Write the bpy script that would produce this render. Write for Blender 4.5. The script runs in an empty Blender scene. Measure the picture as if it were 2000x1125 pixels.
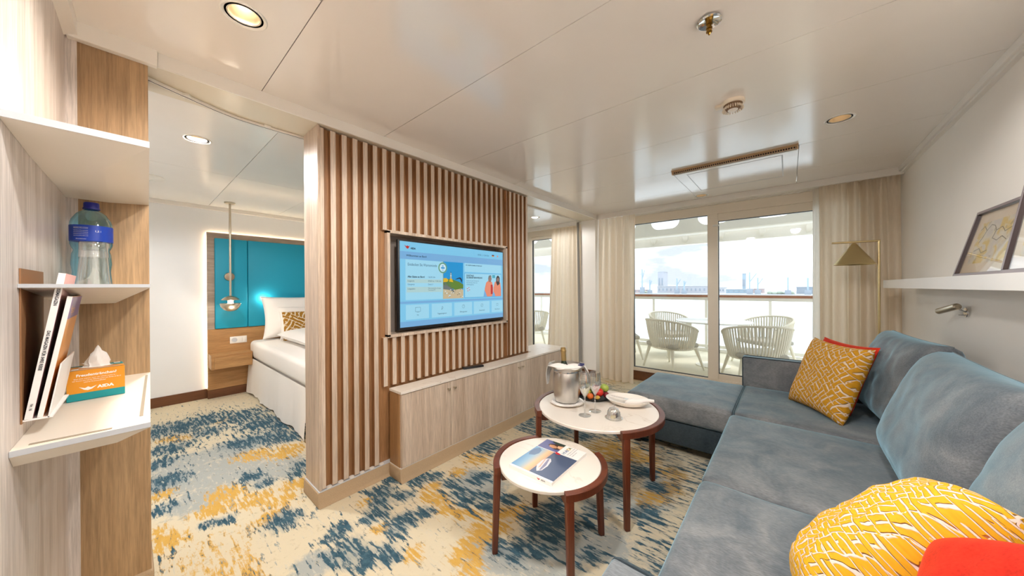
import bpy, bmesh, math, random
from math import sin, cos, pi, radians as rad
from mathutils import Vector as V, Matrix, noise as mnoise
random.seed(7)
SC = bpy.context.scene
COL = SC.collection

# ------------------------------------------------------------------ camera, world, lights, exposure
cam_d = bpy.data.cameras.new('camera'); cam = bpy.data.objects.new('camera', cam_d); COL.objects.link(cam)
cam_d.sensor_width = 36.0; cam_d.lens = 36.0 * 635.76 / 2000.0
cam_d.clip_start = 0.02; cam_d.clip_end = 8000
YAW, PIT, ROL = rad(40.353), rad(-0.1005), rad(-0.3245)
_f = V((-sin(YAW) * cos(PIT), cos(YAW) * cos(PIT), sin(PIT)))
_r0 = V((cos(YAW), sin(YAW), 0)); _u0 = _r0.cross(_f)
_r = _r0 * cos(ROL) + _u0 * sin(ROL); _u = _u0 * cos(ROL) - _r0 * sin(ROL)
cam.matrix_world = Matrix(((_r.x, _u.x, -_f.x, 0), (_r.y, _u.y, -_f.y, 0), (_r.z, _u.z, -_f.z, 1.3), (0, 0, 0, 1)))
SC.camera = cam
SC.view_settings.view_transform = 'Standard'; SC.view_settings.look = 'None'
SC.view_settings.gamma = 1.0; SC.view_settings.use_curve_mapping = False
SC.view_settings.exposure = 1.38
try:
    SC.cycles.max_bounces = 14; SC.cycles.diffuse_bounces = 7; SC.cycles.transmission_bounces = 10
    SC.cycles.transparent_max_bounces = 16; SC.cycles.sample_clamp_indirect = 6.0
    SC.cycles.caustics_reflective = False; SC.cycles.caustics_refractive = False
except Exception: pass

SKY = 1.32          # overcast sky radiance
SUN = .7
LAMP = 36.0         # watts of one ceiling downlight
WARM = (1.0, 0.84, 0.66); NEUTRAL = (1.0, 0.965, 0.92)

wd = bpy.data.worlds.new('overcast_sky'); SC.world = wd; wd.use_nodes = True
wt = wd.node_tree; wt.nodes.clear()
def wn(t, **p):
    n = wt.nodes.new(t)
    for k, v in p.items(): setattr(n, k, v)
    return n
_tc = wn('ShaderNodeTexCoord'); _mp = wn('ShaderNodeMapping'); _mp.inputs['Scale'].default_value = (3.0, 3.0, 11.0)
_nz = wn('ShaderNodeTexNoise'); _nz.inputs['Scale'].default_value = 1.5; _nz.inputs['Detail'].default_value = 6; _nz.inputs['Roughness'].default_value = .55
_cr = wn('ShaderNodeValToRGB'); _bg = wn('ShaderNodeBackground'); _ou = wn('ShaderNodeOutputWorld')
_cr.color_ramp.elements[0].position = .40; _cr.color_ramp.elements[0].color = (.275, .30, .33, 1)
_cr.color_ramp.elements[1].position = .86; _cr.color_ramp.elements[1].color = (1.05, 1.09, 1.13, 1)
wt.links.new(_tc.outputs['Generated'], _mp.inputs['Vector']); wt.links.new(_mp.outputs[0], _nz.inputs['Vector'])
wt.links.new(_nz.outputs[0], _cr.inputs[0]); _sx = wn('ShaderNodeSeparateXYZ'); wt.links.new(_tc.outputs['Generated'], _sx.inputs[0])
_ov = wn('ShaderNodeMapRange'); _ov.inputs[1].default_value = .12; _ov.inputs[2].default_value = 1.0; _ov.inputs[3].default_value = 1.0; _ov.inputs[4].default_value = 2.2   # an overcast sky is brighter overhead
wt.links.new(_sx.outputs[2], _ov.inputs[0])
_vm = wn('ShaderNodeVectorMath', operation='SCALE'); wt.links.new(_cr.outputs[0], _vm.inputs[0]); wt.links.new(_ov.outputs[0], _vm.inputs['Scale'])
wt.links.new(_vm.outputs[0], _bg.inputs[0]); wt.links.new(_bg.outputs[0], _ou.inputs[0])
_bg.inputs[1].default_value = SKY

def lamp(name, kind, loc, energy, color=(1, 1, 1), rot=(0, 0, 0), **kw):
    d = bpy.data.lights.new(name, kind); d.energy = energy; d.color = color
    for k, v in kw.items(): setattr(d, k, v)
    o = bpy.data.objects.new(name, d); o.location = loc; o.rotation_euler = rot; COL.objects.link(o); return o
lamp('sun', 'SUN', (0, 20, 30), SUN, (1, .96, .9), (rad(-38), rad(8), 0), angle=rad(12))

# ------------------------------------------------------------------ materials
MATS = {}
def new_mat(name):
    m = bpy.data.materials.new(name); m.use_nodes = True
    b = m.node_tree.nodes['Principled BSDF']; MATS[name] = m
    return m, m.node_tree, b
def nd(t, typ, ins=None, **props):
    n = t.nodes.new(typ)
    for k, v in props.items(): setattr(n, k, v)
    for k, v in (ins or {}).items():
        s = n.inputs[k]
        if isinstance(v, bpy.types.NodeSocket): t.links.new(v, s)
        else: s.default_value = v
    return n
def c4(c): return (c[0], c[1], c[2], 1.0)
def srgb(r, g, b):
    f = lambda x: (x / 255 / 12.92) if x / 255 <= .04045 else ((x / 255 + .055) / 1.055) ** 2.4
    return (f(r), f(g), f(b))
def P(name, col, rough=.5, metal=0., spec=.5, bump=0., bscale=200., var=0., **ex):
    if name in MATS: return MATS[name]
    m, t, b = new_mat(name)
    b.inputs['Base Color'].default_value = c4(col); b.inputs['Roughness'].default_value = rough
    b.inputs['Metallic'].default_value = metal; b.inputs['Specular IOR Level'].default_value = spec
    for k, v in ex.items(): b.inputs[k.replace('_', ' ')].default_value = v
    tc = nd(t, 'ShaderNodeTexCoord')
    nz = nd(t, 'ShaderNodeTexNoise', {'Vector': tc.outputs['Object'], 'Scale': bscale if bump else 6.0, 'Detail': 3.0})
    if var or not bump:
        vv = var or .02
        mx = nd(t, 'ShaderNodeMix', {0: nz.outputs[0], 6: c4([max(0, x * (1 - vv)) for x in col]), 7: c4([min(1, x * (1 + vv)) for x in col])}, data_type='RGBA')
        t.links.new(mx.outputs[2], b.inputs['Base Color'])
    if bump:
        bp = nd(t, 'ShaderNodeBump', {'Height': nz.outputs[0], 'Strength': bump, 'Distance': .002})
        t.links.new(bp.outputs[0], b.inputs['Normal'])
    return m
def emit(name, col, st):
    if name in MATS: return MATS[name]
    m, t, b = new_mat(name)
    b.inputs['Base Color'].default_value = c4([x * .05 for x in col]); b.inputs['Emission Color'].default_value = c4(col); b.inputs['Emission Strength'].default_value = st
    b.inputs['Roughness'].default_value = .35
    return m
def wood(name, c1, c2, rough=.45, axis='Z', scale=1.0, dark=None):
    m, t, b = new_mat(name)
    tc = nd(t, 'ShaderNodeTexCoord')
    sc = {'Z': (22, 22, .9), 'Y': (22, .9, 22), 'X': (.9, 22, 22)}[axis]
    mp = nd(t, 'ShaderNodeMapping', {'Vector': tc.outputs['Object'], 'Scale': [x * scale for x in sc]})
    n1 = nd(t, 'ShaderNodeTexNoise', {'Vector': mp.outputs[0], 'Scale': .55, 'Detail': 4.0, 'Roughness': .6, 'Distortion': .5})
    mp2 = nd(t, 'ShaderNodeMapping', {'Vector': tc.outputs['Object'], 'Scale': [x * scale * 6 for x in sc]})
    n2 = nd(t, 'ShaderNodeTexNoise', {'Vector': mp2.outputs[0], 'Scale': 1.2, 'Detail': 3.0, 'Roughness': .7})
    r1 = nd(t, 'ShaderNodeValToRGB', {0: n1.outputs[0]})
    r1.color_ramp.elements[0].position = .33; r1.color_ramp.elements[0].color = c4(c1)
    r1.color_ramp.elements[1].position = .66; r1.color_ramp.elements[1].color = c4(c2)
    r2 = nd(t, 'ShaderNodeMapRange', {0: n2.outputs[0], 1: .34, 2: .62, 3: .74, 4: 1.06})
    mx = nd(t, 'ShaderNodeMix', {0: 1.0, 6: r1.outputs[0], 7: r2.outputs[0]}, data_type='RGBA', blend_type='MULTIPLY')
    t.links.new(mx.outputs[2], b.inputs['Base Color']); b.inputs['Roughness'].default_value = rough
    bp = nd(t, 'ShaderNodeBump', {'Height': n2.outputs[0], 'Strength': .12, 'Distance': .001}); t.links.new(bp.outputs[0], b.inputs['Normal'])
    return m
def fabric_curtain(name, col, trans):
    m, t, b = new_mat(name)
    out = t.nodes['Material Output']; t.nodes.remove(b)
    tc = nd(t, 'ShaderNodeTexCoord')
    mp = nd(t, 'ShaderNodeMapping', {'Vector': tc.outputs['Object'], 'Scale': (300, 300, 14)})
    nz = nd(t, 'ShaderNodeTexNoise', {'Vector': mp.outputs[0], 'Scale': 1.0, 'Detail': 2.0})
    mx = nd(t, 'ShaderNodeMix', {0: nz.outputs[0], 6: c4([x * .9 for x in col]), 7: c4([min(1, x * 1.08) for x in col])}, data_type='RGBA')
    d = nd(t, 'ShaderNodeBsdfDiffuse', {'Color': mx.outputs[2]}); tr = nd(t, 'ShaderNodeBsdfTranslucent', {'Color': mx.outputs[2]})
    ms = nd(t, 'ShaderNodeMixShader', {0: trans, 1: d.outputs[0], 2: tr.outputs[0]}); t.links.new(ms.outputs[0], out.inputs[0])
    return m
def arch_glass(name, tint=(1, 1, 1), refl=.06, edge=None):
    m, t, b = new_mat(name)
    out = t.nodes['Material Output']; t.nodes.remove(b)
    lw = nd(t, 'ShaderNodeLayerWeight', {'Blend': .35})
    mr = nd(t, 'ShaderNodeMapRange', {0: lw.outputs['Facing'], 1: 0., 2: 1., 3: refl * .5, 4: min(.5, refl * 4)})
    ed = nd(t, 'ShaderNodeMapRange', {0: lw.outputs['Facing'], 1: .40, 2: .95, 3: 0., 4: 1.})
    col = nd(t, 'ShaderNodeMix', {0: ed.outputs[0], 6: c4(tint), 7: c4(edge or tint)}, data_type='RGBA')
    tr = nd(t, 'ShaderNodeBsdfTransparent', {'Color': col.outputs[2]}); gl = nd(t, 'ShaderNodeBsdfGlossy', {'Color': (1, 1, 1, 1), 'Roughness': .02})
    ms = nd(t, 'ShaderNodeMixShader', {0: mr.outputs[0], 1: tr.outputs[0], 2: gl.outputs[0]}); t.links.new(ms.outputs[0], out.inputs[0])
    return m
def marble(name):
    m, t, b = new_mat(name)
    tc = nd(t, 'ShaderNodeTexCoord')
    nz = nd(t, 'ShaderNodeTexNoise', {'Vector': tc.outputs['Object'], 'Scale': 3.2, 'Detail': 5.0, 'Distortion': 1.2})
    ab = nd(t, 'ShaderNodeMath', {0: nz.outputs[0], 1: .5}, operation='SUBTRACT'); a2 = nd(t, 'ShaderNodeMath', {0: ab.outputs[0]}, operation='ABSOLUTE')
    mk = nd(t, 'ShaderNodeTexNoise', {'Vector': tc.outputs['Object'], 'Scale': 2.0, 'Detail': 2.0})
    w = nd(t, 'ShaderNodeMapRange', {0: a2.outputs[0], 1: 0., 2: .014, 3: 1., 4: 0.}); w2 = nd(t, 'ShaderNodeMapRange', {0: mk.outputs[0], 1: .45, 2: .65, 3: 0., 4: .7})
    f = nd(t, 'ShaderNodeMath', {0: w.outputs[0], 1: w2.outputs[0]}, operation='MULTIPLY')
    mx = nd(t, 'ShaderNodeMix', {0: f.outputs[0], 6: (.80, .745, .68, 1), 7: (.50, .40, .31, 1)}, data_type='RGBA')
    t.links.new(mx.outputs[2], b.inputs['Base Color']); b.inputs['Roughness'].default_value = .28
    return m
def velvet(name, c1, c2, sheen, rough=.75):
    m, t, b = new_mat(name)
    tc = nd(t, 'ShaderNodeTexCoord')
    n1 = nd(t, 'ShaderNodeTexNoise', {'Vector': tc.outputs['Object'], 'Scale': 5.0, 'Detail': 5.0, 'Roughness': .65, 'Distortion': .6})
    mp = nd(t, 'ShaderNodeMapping', {'Vector': tc.outputs['Object'], 'Scale': (60, 240, 240)})
    n2 = nd(t, 'ShaderNodeTexNoise', {'Vector': mp.outputs[0], 'Scale': 1.0, 'Detail': 2.0})
    r = nd(t, 'ShaderNodeMapRange', {0: n1.outputs[0], 1: .35, 2: .65, 3: 0., 4: 1.})
    mx = nd(t, 'ShaderNodeMix', {0: r.outputs[0], 6: c4(c1), 7: c4(c2)}, data_type='RGBA')
    r2 = nd(t, 'ShaderNodeMapRange', {0: n2.outputs[0], 1: .3, 2: .7, 3: .78, 4: 1.15})
    m2 = nd(t, 'ShaderNodeMix', {0: 1.0, 6: mx.outputs[2], 7: r2.outputs[0]}, data_type='RGBA', blend_type='MULTIPLY')
    t.links.new(m2.outputs[2], b.inputs['Base Color']); b.inputs['Roughness'].default_value = rough
    b.inputs['Sheen Weight'].default_value = 1.0; b.inputs['Sheen Roughness'].default_value = .36; b.inputs['Sheen Tint'].default_value = c4(sheen)
    b.inputs['Specular IOR Level'].default_value = .2
    bp = nd(t, 'ShaderNodeBump', {'Height': n2.outputs[0], 'Strength': .15, 'Distance': .002}); t.links.new(bp.outputs[0], b.inputs['Normal'])
    return m
def weave(name, ground, pile, n=9.0, ang=.55, bars=2.0, bump=.8):
    # basket of short raised bars on a paler ground, in the cushion's own UV
    m, t, b = new_mat(name)
    uv = nd(t, 'ShaderNodeUVMap'); uv.uv_map = 'UVMap'
    dn = nd(t, 'ShaderNodeTexNoise', {'Vector': uv.outputs[0], 'Scale': 7.0, 'Detail': 2.0})
    ds = nd(t, 'ShaderNodeVectorMath', {0: dn.outputs['Color'], 1: (.5, .5, .5)}, operation='SUBTRACT')
    ds2 = nd(t, 'ShaderNodeVectorMath', {0: ds.outputs[0], 'Scale': .07}, operation='SCALE')
    ad = nd(t, 'ShaderNodeVectorMath', {0: uv.outputs[0], 1: ds2.outputs[0]}, operation='ADD')
    mp = nd(t, 'ShaderNodeMapping', {'Vector': ad.outputs[0], 'Rotation': (0, 0, ang), 'Scale': (n, n, n)})
    sp = nd(t, 'ShaderNodeSeparateXYZ', {0: mp.outputs[0]})
    ck = nd(t, 'ShaderNodeTexChecker', {'Vector': mp.outputs[0], 'Scale': 1.0, 'Color1': (1, 1, 1, 1), 'Color2': (0, 0, 0, 1)})
    def tri(s):
        q = nd(t, 'ShaderNodeMath', {0: s, 1: bars}, operation='MULTIPLY'); fr = nd(t, 'ShaderNodeMath', {0: q.outputs[0]}, operation='FRACT')
        a = nd(t, 'ShaderNodeMath', {0: fr.outputs[0], 1: .5}, operation='SUBTRACT'); return nd(t, 'ShaderNodeMath', {0: a.outputs[0]}, operation='ABSOLUTE').outputs[0]
    sel = nd(t, 'ShaderNodeMix', {0: ck.outputs[1], 2: tri(sp.outputs[0]), 3: tri(sp.outputs[1])}, data_type='FLOAT')
    h = nd(t, 'ShaderNodeMapRange', {0: sel.outputs[0], 1: .30, 2: .38, 3: 1., 4: 0.})
    vn = nd(t, 'ShaderNodeTexNoise', {'Vector': uv.outputs[0], 'Scale': 40.0, 'Detail': 3.0})
    pv = nd(t, 'ShaderNodeMix', {0: vn.outputs[0], 6: c4([x * .75 for x in pile]), 7: c4([min(1, x * 1.2) for x in pile])}, data_type='RGBA')
    mx = nd(t, 'ShaderNodeMix', {0: h.outputs[0], 6: c4(ground), 7: pv.outputs[2]}, data_type='RGBA')
    t.links.new(mx.outputs[2], b.inputs['Base Color']); b.inputs['Roughness'].default_value = .8
    b.inputs['Sheen Weight'].default_value = .5; b.inputs['Sheen Tint'].default_value = c4(pile)
    bp = nd(t, 'ShaderNodeBump', {'Height': h.outputs[0], 'Strength': bump, 'Distance': .006}); t.links.new(bp.outputs[0], b.inputs['Normal'])
    return m
def steel(name, col, rough):
    return P(name, col, rough, 1.0)

wood('oak_pale', srgb(190, 168, 148), srgb(222, 205, 188), .42)
wood('slat_warm_bounce', srgb(146, 104, 68), srgb(176, 130, 88), .45)  # oak browned to paint in warm light bouncing between the slats
wood('oak_wall', srgb(198, 186, 178), srgb(230, 222, 217), .40)
wood('oak_brown', srgb(152, 120, 86), srgb(186, 154, 116), .45)
wood('oak_warm', srgb(168, 122, 74), srgb(196, 152, 100), .45, 'Y')
wood('oak_side', srgb(150, 110, 72), srgb(186, 146, 100), .45)
wood('walnut_red', srgb(88, 40, 22), srgb(112, 54, 30), .35)
wood('wood_base', srgb(96, 58, 34), srgb(120, 76, 46), .4, 'Y')
wood('teak', srgb(140, 88, 60), srgb(165, 108, 78), .5, 'X')
marble('marble')
velvet('sofa_velvet', srgb(96, 103, 110), srgb(136, 138, 140), srgb(168, 216, 238), .6)
velvet('sofa_dark', srgb(48, 60, 68), srgb(66, 76, 82), srgb(110, 150, 165))
velvet('red_velvet', srgb(196, 38, 22), srgb(226, 56, 30), srgb(240, 110, 80))
weave('mustard_weave', srgb(232, 208, 186), srgb(206, 146, 14), 8.5, .62, bump=1.0)
weave('mustard_weave_near', srgb(232, 212, 200), srgb(224, 168, 12), 10.0, .35, bump=1.0)
weave('mustard_bed', srgb(226, 214, 190), srgb(160, 112, 20), 9.0, .5, bump=.3)
fabric_curtain('curtain_cloth', srgb(238, 226, 208), .36)
fabric_curtain('curtain_sheer', srgb(240, 236, 230), .5)
arch_glass('window_glass', (.97, .985, .98), .05)
arch_glass('rail_glass', (.93, .96, .97), .10)
arch_glass('frame_glass', (1, 1, 1), .09)
arch_glass('clear_glass', (.98, .99, .995), .42, (.60, .65, .69))
arch_glass('pet_blue', (.48, .82, .95), .12, (.16, .54, .80))
P('ceiling_paint', srgb(238, 233, 228), .14, 0., 1.0)
P('trim_white', srgb(232, 228, 222), .3)
P('wall_white', srgb(240, 236, 230), .6)
P('wall_cool', srgb(236, 238, 240), .6)
P('shelf_white', srgb(236, 228, 216), .4)
P('shelf_edge', srgb(196, 200, 206), .4)
P('frame_cream', srgb(238, 228, 212), .4)
P('gasket', (.02, .02, .025), .5)
P('plinth_carpet', srgb(182, 158, 128), .95, bump=.8, bscale=420, var=.35)
P('groove_dark', srgb(120, 92, 64), .6)
P('chrome', (.8, .8, .8), .12, 1.0)
P('steel_brushed', (.66, .64, .61), .28, 1.0)
P('brass', srgb(206, 186, 140), .32, 1.0)
P('brass_dark', srgb(150, 112, 48), .3, 1.0)
P('nickel', srgb(196, 184, 164), .3, 1.0)
P('black_plastic', (.012, .013, .016), .35)
P('white_cloth', srgb(238, 234, 230), .85, bump=.2, bscale=60)
P('bed_cloth', srgb(240, 236, 232), .85, bump=.15, bscale=40)
P('ceramic', srgb(240, 234, 226), .25)
P('plastic_white', srgb(236, 234, 228), .4)
P('teal_pad', srgb(0, 148, 178), .55, bump=.1, bscale=150)
P('grey_wood', srgb(150, 138, 130), .5)
P('dark_frame', srgb(62, 50, 52), .35)
P('frame_edge', srgb(140, 130, 134), .35)
P('paper', srgb(242, 240, 238), .5)
P('deck_floor', srgb(226, 218, 196), .7)
P('ship_white', srgb(238, 236, 230), .5)
P('ship_grey', srgb(214, 212, 206), .6)
P('chair_rope', srgb(226, 222, 210), .8)
P('chair_frame', srgb(232, 228, 214), .5)
P('cushion_grey', srgb(178, 174, 166), .8)
P('table_top_white', srgb(236, 236, 236), .25)
P('slate', (.03, .034, .04), .5)
for nm, c in dict(sc_bg=(128, 202, 238), sc_band=(120, 176, 222), sc_card=(160, 218, 242), sc_row=(176, 212, 214), sc_sky=(30, 150, 214), sc_green=(96, 132, 50), sc_sand=(200, 184, 150), sc_text=(50, 84, 110), sc_dark=(28, 46, 66), sc_gold=(170, 176, 96), sc_badge=(90, 160, 140), sc_orange=(232, 140, 110), sc_skin=(150, 120, 110), sc_teal=(70, 170, 190), sc_red=(190, 40, 40), sc_black=(20, 20, 20), sc_yel=(220, 180, 40), sc_stone=(110, 120, 120), sc_white=(210, 236, 246), sc_hair=(60, 50, 50)).items():
    emit(nm, srgb(*c), .34)
emit('lamp_glow', (1, .90, .76), 6.0)
emit('led_strip', (1, .82, .56), 9.0)

# ------------------------------------------------------------------ geometry helpers
def root_off(p):
    o = V((0, 0, 0))
    while p is not None:
        o += p.location; p = p.parent
    return o
class G:
    def __init__(self): self.bm = bmesh.new()
    def box(self, x0, x1, y0, y1, z0, z1, bev=0., seg=2):
        tmp = bmesh.new(); bmesh.ops.create_cube(tmp, size=1)
        for v in tmp.verts: v.co = V(((x0 + x1) / 2 + v.co.x * (x1 - x0), (y0 + y1) / 2 + v.co.y * (y1 - y0), (z0 + z1) / 2 + v.co.z * (z1 - z0)))
        if bev: bmesh.ops.bevel(tmp, geom=list(tmp.edges), offset=min(bev, .49 * min(abs(x1 - x0), abs(y1 - y0), abs(z1 - z0))), segments=seg, affect='EDGES', profile=.5)
        self._add(tmp); return self
    def _add(self, tmp, M=None):
        if M is not None: bmesh.ops.transform(tmp, matrix=M, verts=tmp.verts)
        me = bpy.data.meshes.new('tmp'); tmp.to_mesh(me); tmp.free(); self.bm.from_mesh(me); bpy.data.meshes.remove(me)
    def obox(self, M, sx, sy, sz, bev=0., seg=2):
        g = G().box(-sx / 2, sx / 2, -sy / 2, sy / 2, -sz / 2, sz / 2, bev, seg); self._add(g.bm, M); return self
    def lathe(self, prof, c=(0, 0, 0), seg=32, M=None, arc=None, close=False):
        tmp = bmesh.new(); rings = []
        full = arc is None; a0, a1 = (0, 2 * pi) if full else arc
        n = seg if full else seg + 1
        for r, z in prof:
            if r < 1e-6: rings.append([tmp.verts.new((0, 0, z))])
            else: rings.append([tmp.verts.new((r * cos(a0 + (a1 - a0) * i / seg), r * sin(a0 + (a1 - a0) * i / seg), z)) for i in range(n)])
        pairs = list(zip(rings, rings[1:])) + ([(rings[-1], rings[0])] if close else [])
        for A, B in pairs:
            m = seg
            for i in range(m):
                j = (i + 1) % n if full else i + 1
                if len(A) == 1 and len(B) == 1: continue
                if len(A) == 1: tmp.faces.new((A[0], B[j], B[i]))
                elif len(B) == 1: tmp.faces.new((A[i], A[j], B[0]))
                else: tmp.faces.new((A[i], A[j], B[j], B[i]))
        if not full and close:
            try:
                tmp.faces.new([r[0] for r in rings]); tmp.faces.new([r[-1] for r in reversed(rings)])
            except Exception: pass
        bmesh.ops.recalc_face_normals(tmp, faces=tmp.faces)
        T = Matrix.Translation(V(c)); self._add(tmp, T @ M if M is not None else T); return self
    def tube(self, pts, r, seg=10, caps=True, closed=False):
        pts = [V(p) for p in pts]; rr = r if isinstance(r, (list, tuple)) else [r] * len(pts)
        tmp = bmesh.new(); rings = []; up = None; n = len(pts)
        for i, p in enumerate(pts):
            if closed: d = pts[(i + 1) % n] - pts[i - 1]
            else: d = pts[min(i + 1, n - 1)] - pts[max(i - 1, 0)]
            d.normalize()
            if up is None:
                up = V((0, 0, 1)) if abs(d.z) < .9 else V((1, 0, 0))
            s = d.cross(up)
            if s.length < 1e-4: s = d.cross(V((1, 0, 0)))
            s.normalize(); up = s.cross(d).normalized()
            rings.append([tmp.verts.new(p + (s * cos(2 * pi * k / seg) + up * sin(2 * pi * k / seg)) * rr[i]) for k in range(seg)])
        for a in range(n if closed else n - 1):
            A, B = rings[a], rings[(a + 1) % n]
            for k in range(seg): tmp.faces.new((A[k], A[(k + 1) % seg], B[(k + 1) % seg], B[k]))
        if caps and not closed: tmp.faces.new(rings[0][::-1]); tmp.faces.new(rings[-1])
        bmesh.ops.recalc_face_normals(tmp, faces=tmp.faces); self._add(tmp); return self
    def poly(self, pts, faces):
        tmp = bmesh.new(); vs = [tmp.verts.new(p) for p in pts]
        for f in faces: tmp.faces.new([vs[i] for i in f])
        bmesh.ops.recalc_face_normals(tmp, faces=tmp.faces); self._add(tmp); return self
    def prism(self, poly, axis, a, b):
        # poly: list of 2D points in the plane across axis
        def mk(p, t): return {'X': (t, p[0], p[1]), 'Y': (p[0], t, p[1]), 'Z': (p[0], p[1], t)}[axis]
        n = len(poly); pts = [mk(p, a) for p in poly] + [mk(p, b) for p in poly]
        return self.poly(pts, [tuple(range(n)), tuple(range(2 * n - 1, n - 1, -1))] + [(i, (i + 1) % n, n + (i + 1) % n, n + i) for i in range(n)])
    def quad(self, o, u, v):
        o, u, v = V(o), V(u), V(v); return self.poly([o, o + u, o + u + v, o + v], [(0, 1, 2, 3)])
    def ball(self, c, r, sx=1, sy=1, sz=1, seg=16, ring=10):
        tmp = bmesh.new(); bmesh.ops.create_uvsphere(tmp, u_segments=seg, v_segments=ring, radius=r)
        for v in tmp.verts: v.co = V((v.co.x * sx, v.co.y * sy, v.co.z * sz)) + V(c)
        self._add(tmp); return self
    def bevel(self, off, seg=2, ang=.6):
        es = [e for e in self.bm.edges if len(e.link_faces) == 2 and e.calc_face_angle(0) > ang]
        bmesh.ops.bevel(self.bm, geom=es, offset=off, segments=seg, affect='EDGES', profile=.5); return self
    def done(self, name, mat, parent=None, smooth=40, mats=None):
        me = bpy.data.meshes.new(name)
        self.bm.to_mesh(me); self.bm.free()
        return obj_from_mesh(name, me, mat, parent, smooth)
def obj_from_mesh(name, me, mat, parent=None, smooth=40):
    n = len(me.vertices)
    if parent is None:
        xs = [v.co.x for v in me.vertices]; ys = [v.co.y for v in me.vertices]; zs = [v.co.z for v in me.vertices]
        off = V(((min(xs) + max(xs)) / 2, (min(ys) + max(ys)) / 2, min(zs)))
    else: off = root_off(parent)
    me.transform(Matrix.Translation(-off))
    if mat is not None: me.materials.append(MATS[mat] if isinstance(mat, str) else mat)
    if smooth:
        me.polygons.foreach_set('use_smooth', [True] * len(me.polygons))
        try: me.set_sharp_from_angle(angle=rad(smooth))
        except Exception: pass
    me.update()
    o = bpy.data.objects.new(name, me); COL.objects.link(o)
    if parent is None: o.location = off
    else: o.parent = parent
    return o
def thing(name, label, cat, loc=(0, 0, 0), group=None):
    o = bpy.data.objects.new(name, None); COL.objects.link(o); o.location = loc; o.empty_display_size = .1
    return tag(o, label, cat, group)
def tag(o, label, cat, group=None):
    o['label'] = label; o['category'] = cat
    if group: o['group'] = group
    return o
def struct(o): o['kind'] = 'structure'; return o
def copy_tree(o, parent=None):
    c = o.copy(); COL.objects.link(c)
    if parent is not None: c.parent = parent
    for ch in list(o.children): copy_tree(ch, c)
    return c
def plate2d(outline, holes, z0, z1):
    """flat plate in XY with holes; returns a mesh"""
    cu = bpy.data.curves.new('tmp', 'CURVE'); cu.dimensions = '2D'; cu.fill_mode = 'BOTH'; cu.extrude = (z1 - z0) / 2
    for pts in [outline] + holes:
        s = cu.splines.new('POLY'); s.points.add(len(pts) - 1); s.use_cyclic_u = True
        for p, q in zip(s.points, pts): p.co = (q[0], q[1], 0, 1)
    return curve_mesh(cu, Matrix.Translation((0, 0, (z0 + z1) / 2)))
def curve_mesh(cu, M):
    o = bpy.data.objects.new('tmp', cu); COL.objects.link(o)
    dg = bpy.context.evaluated_depsgraph_get(); dg.update()
    me = bpy.data.meshes.new_from_object(o.evaluated_get(dg)); me.transform(M)
    bpy.data.objects.remove(o); bpy.data.curves.remove(cu)
    me.materials.clear(); return me
def frame(o, u, v):
    u, v = V(u).normalized(), V(v).normalized(); n = u.cross(v); o = V(o)
    return Matrix(((u.x, v.x, n.x, o.x), (u.y, v.y, n.y, o.y), (u.z, v.z, n.z, o.z), (0, 0, 0, 1)))
def text(body, size, o, u, v, mat, parent, align='LEFT', bold=0., name='lettering', sx=1.0):
    cu = bpy.data.curves.new('tmp', 'FONT'); cu.body = body; cu.size = size; cu.align_x = align; cu.align_y = 'CENTER'; cu.offset = bold; cu.resolution_u = 3
    M = frame(o, u, v) @ Matrix.Diagonal((sx, 1, 1, 1))
    return obj_from_mesh(name, curve_mesh(cu, M), mat, parent, 0)
def circ(c, r, n=24): return [(c[0] + r * cos(2 * pi * i / n), c[1] + r * sin(2 * pi * i / n)) for i in range(n)]
def rect(x0, x1, y0, y1): return [(x0, y0), (x1, y0), (x1, y1), (x0, y1)]
def pillow(name, C, W, U, w, h, t, mat, parent=None, n=26, puff=.5, pinch=.07, wr=.004, seed=0, sag=0., box=False):
    W, U = V(W).normalized(), V(U).normalized(); N = W.cross(U).normalized(); C = V(C)
    me = bpy.data.meshes.new(name); vs = []; uvs = []; fs = []; idx = {}
    def P3(i, j, s):
        u = -1 + 2 * i / n; v = -1 + 2 * j / n
        x = w / 2 * u * (1 - pinch * (1 - v * v)); y = h / 2 * v * (1 - pinch * (1 - u * u))
        th = t / 2 * (max(0, (1 - u ** 4)) * max(0, (1 - v ** 4))) ** puff
        k = mnoise.noise(V((u * 2.3 + seed, v * 2.3, s * 3.1))) * wr * 1.5 + mnoise.noise(V((u * 6 + seed, v * 5, s * 2.1 + 5))) * wr
        e = min(1, 3 * (1 - max(abs(u), abs(v))))
        p = C + W * x + U * (y - sag * (1 - u * u) * (v > 0) * v) + N * (s * th + k * e)
        return p
    for s in (1, -1):
        for i in range(n + 1):
            for j in range(n + 1):
                edge = i in (0, n) or j in (0, n)
                key = (i, j, 0 if edge else s)
                if key in idx: continue
                idx[key] = len(vs); vs.append(P3(i, j, s)); uvs.append((i / n, j / n * h / w))
    def K(i, j, s): return idx[(i, j, 0 if (i in (0, n) or j in (0, n)) else s)]
    for s in (1, -1):
        for i in range(n):
            for j in range(n):
                q = (K(i, j, s), K(i + 1, j, s), K(i + 1, j + 1, s), K(i, j + 1, s)); fs.append(q if s > 0 else q[::-1])
    me.from_pydata(vs, [], fs); ul = me.uv_layers.new(name='UVMap')
    for l in me.loops: ul.data[l.index].uv = uvs[l.vertex_index]
    return obj_from_mesh(name, me, mat, parent, 80)
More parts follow.
